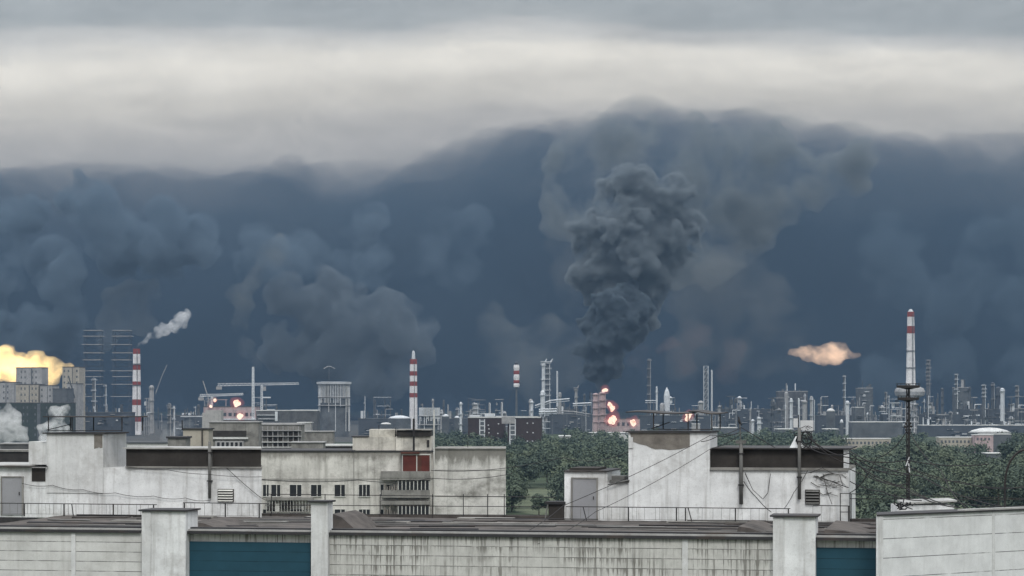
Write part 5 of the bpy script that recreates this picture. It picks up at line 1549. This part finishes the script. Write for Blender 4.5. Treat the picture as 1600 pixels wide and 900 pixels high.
# tanks and halls
def tank(px, py, w, h, D, label, m_='far_white'):
    x = at(px, D); pm = F / D; r = w / 2 / pm
    z1 = zat(py, D)
    t = Thing('storage_tank', label, 'tank', G0, (x, D, 0))
    t.part('shell', MB().lathe(x, D, [(r, 0), (r, z1 - h / pm)], 28), M['far_grey'])
    t.part('dome', MB().lathe(x, D, [(r * 1.02, z1 - h / pm), (r * .8, z1 - h / pm * .5), (r * .4, z1 - h / pm * .12), (r * .05, z1)], 28), M[m_], smooth=True)
tank(624, 649, 36, 5, 2300, 'wide white-domed storage tank left of the pointed striped chimney')
tank(603, 660, 18, 3, 2200, 'small white-roofed tank left of the wide domed tank', 'roof_pale')
tank(696, 647, 12, 4, 2300, 'small white-domed tank right of the squat ribbed tank')
tank(714, 650, 9, 3, 2300, 'smallest white-domed tank beside the lone bright column')
tank(1298, 638, 14, 5, 2400, 'small pale tank below and left of the dotted column', 'roof_pale')
tank(1546, 668, 66, 8, 1900, 'very wide pale oval roof near the right edge', 'roof_pale')
tank(1315, 655, 6, 6, 2300, 'little white drop-shaped tank', 'far_white')
for (a, b, top, D, m_, rf, lab, rows) in (
    (1342, 1364, 607, 2700, 'far_grey', 'far_pale', 'faint grey square block left of the tall chimney', 0),
    (1494, 1516, 606, 2800, 'far_grey', 'far_pale', 'faint grey square block right of the tall chimney', 0),
    (1216, 1262, 612, 3000, 'far_roof', 'far_pale', 'faint long pinkish works building left of the fire cloud', 0),
    (1332, 1410, 660, 2100, 'far_grey', 'roof_pale', 'long low hall with a bright roof left of the tall chimney foot', 0),
    (1336, 1350, 637, 2400, 'far_grey', 'roof_pale', 'short hall with a thin white roof line below the faint block', 0),
    (1278, 1340, 650, 2450, 'far_dark', 'far_grey', 'dark long works hall right of the antenna', 0),
    (1380, 1500, 648, 2500, 'far_dark', 'far_grey', 'dark long works hall behind the tall chimney', 0),
    (1440, 1640, 665, 2300, 'far_dark', 'roof_pale', 'long low hall with speckled white roof edge at right', 0),
    (1500, 1640, 640, 2600, 'far_dark', 'far_grey', 'dark broad works hall at the right edge', 0),
    (1120, 1220, 640, 2700, 'far_dark', 'far_grey', 'dark works hall behind the perched bird', 0),
    (1115, 1152, 669, 2150, 'far_grey', 'roof_pale', 'low white-roofed shed left of the perched bird', 0),
    (1215, 1240, 671, 2150, 'far_grey', 'roof_pale', 'low white-roofed shed left of the antenna', 0),
    (1290, 1310, 671, 2100, 'far_grey', 'roof_pale', 'low white-roofed shed right of the antenna', 0),
    (860, 925, 648, 2500, 'far_dark', 'far_grey', 'dark works hall left of the burning shafts', 0),
    (1000, 1110, 650, 2500, 'far_dark', 'far_grey', 'dark works hall behind the right canopy', 0),
    (845, 905, 640, 2650, 'far_dark', 'far_grey', 'dark works hall behind the flared pair of columns', 0),
    (560, 640, 655, 2400, 'far_dark', 'far_grey', 'dark works hall behind the wide domed tank', 0),
    (690, 735, 655, 2450, 'far_dark', 'far_grey', 'dark works hall left of the brown tower blocks', 0),
    (270, 330, 650, 2300, 'far_dark', 'far_grey', 'dark works hall left of the burning flat building', 0),
    (120, 205, 645, 2350, 'far_dark', 'far_grey', 'dark works hall under the scaffold towers', 0),
    (922, 986, 677, 1900, 'far_grey', 'roof_pale', 'white-topped low sheds below the burning shafts', 0),
    (1318, 1392, 686, 1500, 'far_cream', 'roof_pale', 'long pale yellow building among the trees left of the mast', 1),
    (1468, 1524, 684, 1450, 'far_cream', 'roof_pale', 'pale yellow building with a bright roof among the trees right of the mast', 1),
    (1524, 1552, 680, 1440, 'pinkish', 'roof_pale', 'faded pink house beside the pale yellow building', 1),
    (1534, 1580, 679, 1500, 'far_grey', 'roof_pale', 'low building under the wide oval roof', 0),
    (874, 892, 682, 1700, 'far_pale', 'roof_pale', 'small pale house among the trees below the burning shafts', 1),
    (1542, 1568, 709, 1150, 'far_grey', 'roof_pale', 'small white-roofed hut in the trees near the right edge', 0),
    (1514, 1532, 728, 1050, 'far_grey', 'roof_pale', 'tiny white-roofed hut lower down in the trees', 0),
    (1556, 1575, 734, 1000, 'far_pale', 'far_pale', 'tiny pale kiosk at the bottom of the right trees', 0)):
    t = blk('hall' if 'hall' in lab else 'building', lab, D, a, b, top, m_, depth=25 if D > 1600 else 12, roof=rf)
    rs = random.Random(int(a))
    pm = F / D
    if rf == 'far_grey' or D > 2250:
        for k in range(int((b - a) / 4.5)):
            xx = a + 3 + rs.random() * (b - a - 6)
            hh_ = rs.choice((2, 4, 7, 10, 13)); ww = rs.choice((.6, .9, 1.6, 3.5))
            t.part(('chimney_pipe', 'vent_box')[ww > 1], MB().box(t.X(xx), t.X(xx + ww), 3, 4 + ww, t.zt + .5, t.zt + hh_ / pm), M[rs.choice(('far_pale', 'far_grey', 'far_white', 'far_grey'))])
        for k in range(min(45, int((b - a) / 3))):
            xx = a + 2 + rs.random() * (b - a - 12); yy = top + 1.5 + rs.random() ** .8 * 22
            t.part('pipe', MB().box(t.X(xx), t.X(xx + rs.uniform(1.5, 9)), -1.2, -.05, t.Z(yy + rs.choice((.6, .8, 1.1, 2.0))), t.Z(yy)), M[rs.choice(('far_pale', 'far_grey', 'far_white', 'far_grey', 'far_roof'))])
    if rows:
        n = max(2, int((b - a) / 6))
        for i in range(n):
            t.part('window', MB().box(t.X(a + 2 + i * 6), t.X(a + 5 + i * 6), -.15, -.01, t.Z(top + 8), t.Z(top + 4)), M['far_grey'])
# pale arch lamp things: a line of white parked vans / containers below the shafts
for k, px in enumerate((926, 934, 946, 953, 971, 980)):
    D = 1880
    x = at(px, D)
    single('container', ('leftmost white container under the burning shafts', 'second white container under the burning shafts', 'third white container under the burning shafts',
                         'fourth white container under the burning shafts', 'fifth white container, left of the canopy edge', 'last white container, hard by the right canopy')[k], 'container', G0,
           MB().box(x - 1.8 - k % 2, x + 2, D - 2, D, 0.0, 7.5).box(x - 1.9 - k % 2, x + 2.1, D - 2.1, D + .1, 7.503, 7.9), M['roof_pale'], (x, D, 0))

# the rest of the slim stacks nobody could name one by one
rs = random.Random(4242)
for k in range(56):
    px = rs.uniform(560, 925) if k < 20 else (rs.uniform(1120, 1600) if k < 50 else rs.uniform(230, 330))
    D = rs.uniform(2400, 3000)
    column(px, rs.uniform(612, 645), 668, rs.choice((1.6, 2.2, 3, 4.5, 6)), D, 'small dim grey pipe stack in the hazy clutter of the refinery skyline',
           rs.choice(('far_grey', 'far_grey', 'far_dark', 'far_pale')), rs.choice((0, 1, 2, 3)), rs.choice(('far_grey', 'far_pale', 'far_white')),
           name='pipe_stack', cat='pipe stack', group='dim pipe stacks in the refinery clutter')

# open steel process frames: the fine clutter of the skyline
rs = random.Random(99)
spots = [(rs.uniform(690, 925), 0) for _ in range(9)] + [(rs.uniform(1000, 1230), 0) for _ in range(9)] + [(rs.uniform(1230, 1600), 0) for _ in range(24)] + [(rs.uniform(225, 330), 0) for _ in range(4)] + [(rs.uniform(400, 640), 0) for _ in range(8)]
for k, (px, _) in enumerate(spots):
    D = rs.uniform(2350, 2950)
    pm = F / D
    w, dep = rs.uniform(6, 26) / pm, rs.uniform(8, 14)
    x = at(px, D)
    top = zat(rs.uniform(618, 652), D)
    t = Thing('process_frame', 'open steel process frame, one of many in the hazy refinery skyline', 'steel frame', G0, (x, D, 0), 'open steel frames in the refinery clutter')
    nb = max(2, int(w / 5)); nl = rs.randint(3, 6)
    pst = MB(); mf_ = M[rs.choice(('far_grey', 'far_pale', 'far_white'))]
    for i in range(nb + 1):
        xx = x - w / 2 + w * i / nb
        hh_ = top * rs.choice((1, 1, .8, .6))
        pst.box(xx - .3, xx + .3, D - .3, D + .3, 0, hh_).box(xx - .3, xx + .3, D + dep - .3, D + dep + .3, 0, hh_ * .9)
    for j in range(nl):
        z = top * (j + 1) / nl * .97
        a = rs.uniform(0, .35) * w * (j > 1)
        t.part('floor', MB().box(x - w / 2 + a - .8, x + w / 2 - rs.uniform(0, .3) * w * (j > 1) + .8, D - .8, D + dep, z, z + rs.uniform(.3, .7)), mf_)
    t.part('post', pst, M[rs.choice(('far_grey', 'far_pale', 'far_grey'))])
    for j in range(rs.randint(2, 5)):
        xx = x + rs.uniform(-.45, .4) * w; z = top * rs.uniform(.2, .85); r = rs.uniform(.8, 2.4)
        if rs.random() < .5:
            t.part('vessel', MB().lathe(xx, D + dep * .4, [(r * .3, z), (r, z + r * .5), (r, z + r * 3), (r * .3, z + r * 3.6)], 8), M[rs.choice(('far_white', 'far_pale', 'far_grey'))])
        else:
            t.part('pipe', MB().tube((xx, D - .9, z), (xx + rs.uniform(3, 9), D - .9, z), .45, 5).tube((xx, D - .9, z), (xx, D - .9, z - rs.uniform(2, 8)), .4, 5), M[rs.choice(('far_white', 'far_pale'))])
# ------------------------------------------------------------------ trees
def leaf_mat(name, c0, c1):
    m = bpy.data.materials.new(name); m.use_nodes = True
    nt = m.node_tree; bs = nt.nodes['Principled BSDF']; bs.inputs['Roughness'].default_value = 0.9
    bs.inputs['Specular IOR Level'].default_value = 0.1
    tc = nt.nodes.new('ShaderNodeTexCoord'); n = nt.nodes.new('ShaderNodeTexNoise')
    n.inputs['Scale'].default_value = 0.09; n.inputs['Detail'].default_value = 6; n.inputs['Roughness'].default_value = 0.7
    gm = nt.nodes.new('ShaderNodeNewGeometry')
    nt.links.new(gm.outputs['Position'], n.inputs['Vector'])
    r = nt.nodes.new('ShaderNodeValToRGB')
    r.color_ramp.elements[0].position = 0.36; r.color_ramp.elements[0].color = (*c0, 1)
    r.color_ramp.elements[1].position = 0.66; r.color_ramp.elements[1].color = (*c1, 1)
    nt.links.new(n.outputs['Fac'], r.inputs['Fac']); nt.links.new(r.outputs[0], bs.inputs['Base Color'])
    return m
M_leaf = [leaf_mat('leaves_dark', (0.050, 0.068, 0.054), (0.090, 0.115, 0.084)),
          leaf_mat('leaves_mid', (0.068, 0.090, 0.066), (0.112, 0.138, 0.094)),
          leaf_mat('leaves_light', (0.085, 0.108, 0.072), (0.135, 0.160, 0.108))]
M_bark = mat('bark', (0.09, 0.075, 0.06), rough=1, blotch=.4, scale=.8)

def crown_arrays(rng, h, w, n, leaf):
    "leaf faces spread over clumps through the crown volume"
    nc = rng.integers(9, 15)
    cz = h * .62
    cl = []
    for _ in range(nc):
        d = rng.normal(size=3); d /= np.linalg.norm(d)
        q = rng.uniform(.3, .95)
        cl.append((d[0] * w * .38 * q, d[1] * w * .38 * q, cz + d[2] * h * .30 * q, w * rng.uniform(.16, .28)))
    cl = np.array(cl)
    pick = rng.integers(0, nc, n)
    d = rng.normal(size=(n, 3)); d /= np.linalg.norm(d, axis=1)[:, None]
    d[:, 2] = np.where(rng.random(n) < .6, np.abs(d[:, 2]), d[:, 2])
    rad = cl[pick, 3] * rng.uniform(.55, 1.08, n)
    c = cl[pick, :3] + d * rad[:, None]
    # leaf quad roughly facing outward, tilted at random
    nrm = d + rng.normal(size=(n, 3)) * .55
    nrm /= np.linalg.norm(nrm, axis=1)[:, None]
    a = np.cross(nrm, rng.normal(size=(n, 3))); a /= np.linalg.norm(a, axis=1)[:, None]
    b = np.cross(nrm, a)
    s = (leaf * rng.uniform(.6, 1.3, n))[:, None]
    quad = np.stack([c - a * s - b * s * .6, c + a * s * .8 - b * s, c + a * s + b * s * .7, c - a * s * .7 + b * s], axis=1)
    return quad.reshape(-1, 3)
def quads_mesh(name, v, m):
    n = len(v) // 4
    me = bpy.data.meshes.new(name)
    me.vertices.add(len(v)); me.vertices.foreach_set('co', v.astype(np.float32).ravel())
    me.loops.add(4 * n); me.loops.foreach_set('vertex_index', np.arange(4 * n, dtype=np.int32))
    me.polygons.add(n)
    me.polygons.foreach_set('loop_start', np.arange(0, 4 * n, 4, dtype=np.int32))
    me.polygons.foreach_set('loop_total', np.full(n, 4, dtype=np.int32))
    me.update(calc_edges=True)
    me.materials.append(m)
    return me
def trunk_mb(h, w, rng):
    b = MB()
    b.tube((0, 0, -.2), (.1, 0, h * .35), .26, 7, 0, .18).tube((.1, 0, h * .35), (-.1, .1, h * .75), .18, 6, 0, .06)
    for k in range(6):
        a = rng.uniform(0, 6.28); z = h * rng.uniform(.28, .55)
        b.tube((.05, 0, z), (math.cos(a) * w * .35, math.sin(a) * w * .35, z + h * rng.uniform(.15, .3)), .09, 5, 0, .03)
    return b
rt = np.random.default_rng(77)
protos = []
for k in range(8):
    h = 12.0; w = (10, 9, 12, 8, 11, 9, 13, 7)[k]
    cm = quads_mesh('crown', crown_arrays(rt, h, w, 5200, .26), M_leaf[(0, 1, 0, 2, 1, 0, 1, 2)[k]])
    tb = trunk_mb(h, w, rt)
    tm = bpy.data.meshes.new('trunk'); tm.from_pydata(tb.v, [], tb.f); tm.materials.append(M_bark)
    protos.append((cm, tm))
def tree(px, base_py, h_m, k, label, group=None, wide=1.0):
    gx, D = P_ground(px, base_py)
    e = bpy.data.objects.new('tree', None); COL.objects.link(e)
    e.location = (gx, D, 0); e.rotation_euler = (0, 0, rt.uniform(0, 6.28))
    s = h_m / 12.0
    e.scale = (s * wide, s * wide, s)
    tag(e, label, 'tree', group)
    for nm, me in (('crown', protos[k][0]), ('trunk', protos[k][1])):
        o = bpy.data.objects.new(nm, me); COL.objects.link(o); o.parent = e
for a in ((820, 762, 12, 0, 'dark round tree right beside the blind end wall of the cream block', None, 1.3),
          (855, 757, 13, 2, 'broad dark tree behind the green clearing, middle of the row', None, 1.2),
          (905, 757, 14, 5, 'tall dark tree left of the right stair block', None, 1.1),
          (945, 755, 14, 0, 'dark tree just above the stair block roof', None, 1.2),
          (970, 750, 12, 2, 'dark tree touching the left side of the right lift tower', None, 1.1),
          (800, 800, 10, 4, 'low bushy tree below the clearing by the cream block', None, 1.3),
          (842, 806, 6, 1, 'small round bush in front of the green clearing', None, 1.5),
          (1350, 765, 14, 0, 'tall dark tree right of the white house corner', None, 1.2),
          (1385, 768, 14, 5, 'dark tree between the house corner and the mast', None, 1.2),
          (1442, 752, 16, 4, 'big round-crowned tree just right of the dark mast', None, 1.4),
          (1486, 752, 12, 6, 'big round-crowned tree below the pale yellow building', None, 1.3),
          (1410, 745, 14, 1, 'round tree directly behind the dark mast', None, 1.2),
          (1380, 735, 10, 1, 'bushy tree below the long pale yellow building', None, 1.2),
          (1345, 732, 10, 3, 'lighter green tree left of the long pale yellow building', None, 1.2),
          (1530, 755, 11, 6, 'broad tree right of the pale yellow building', None, 1.3),
          (1585, 742, 15, 0, 'dark tree behind the bend of the crook-shaped pipe', None, 1.3),
          (1510, 780, 8, 3, 'light green bush in the meadow at right', None, 1.6),
          (1560, 775, 9, 4, 'rounded bush left of the crook-shaped pipe', None, 1.4),
          (1350, 800, 10, 2, 'tree low down by the short railing right of the square vent', None, 1.4),
          (1395, 795, 9, 4, 'tree low down behind the scrap heap', None, 1.4)):
    tree(*a)
# the rest of the wood reads as one mass
def wood():
    vs = []
    cuts = [(800, 884, 766, 803), (1490, 1600, 746, 764)]
    n = 0
    while n < 1150:
        px = rt.uniform(640, 1720)
        py = 664 + (815 - 664) * rt.random() ** 1.05
        if px < 690 and py > 700: continue
        if 800 < px < 880 and py > 800: continue
        if any(a < px < b and c < py < d for a, b, c, d in cuts): continue
        if 1310 < px < 1400 and 688 < py < 697: continue
        if 1468 < px < 1555 and 684 < py < 706: continue
        if px < 1300 and py < 672: continue
        gx, D = P_ground(px, py)
        if D > 2050: continue
        h = rt.uniform(6, 14) * (.75 if D > 1500 else 1)
        if 1300 < px < 1560 and 697 < py < 740: h *= .75
        top = py - h * (py - 630) / 32
        if (1312 < px < 1398 or 1468 < px < 1560) and top < 697 and py > 684: continue
        if 1536 < px < 1576 and top < 718 and py > 706: continue
        w = rt.uniform(8, 17) * (1.25 if D > 1300 else 1)
        cnt = int(min(1500, max(240, 1.1e9 / (D * D) * 1.0)))
        q = crown_arrays(rt, h, w, cnt, .28 * (D / 700) ** .75)
        q += np.array((gx, D, 0))
        vs.append((q, 0 if rt.random() < .38 else (1 if rt.random() < .55 else 2)))
        n += 1
    # the same wood goes on behind the near blocks
    for _ in range(260):
        px = rt.uniform(-500, 1900); D = rt.uniform(330, 600)
        x = (px - 800) / F * D
        if 180 < px < 560 and D > 390: continue
        if px > 860 and D > 560: continue
        if 790 < px < 890: continue
        q = crown_arrays(rt, rt.uniform(7, 12), rt.uniform(7, 11), 500, .34)
        vs.append((q + np.array((x, D, 0)), int(rt.integers(0, 3))))
    v = np.concatenate([q for q, _ in vs])
    me = quads_mesh('woodland', v, M_leaf[0])
    me.materials.append(M_leaf[1]); me.materials.append(M_leaf[2])
    mi = np.concatenate([np.full(len(q) // 4, k, dtype=np.int32) for q, k in vs])
    me.polygons.foreach_set('material_index', mi)
    o = bpy.data.objects.new('woodland', me); COL.objects.link(o)
    tag(o, 'dark green mass of trees filling the low ground below the refinery', 'woodland', kind='stuff')
wood()
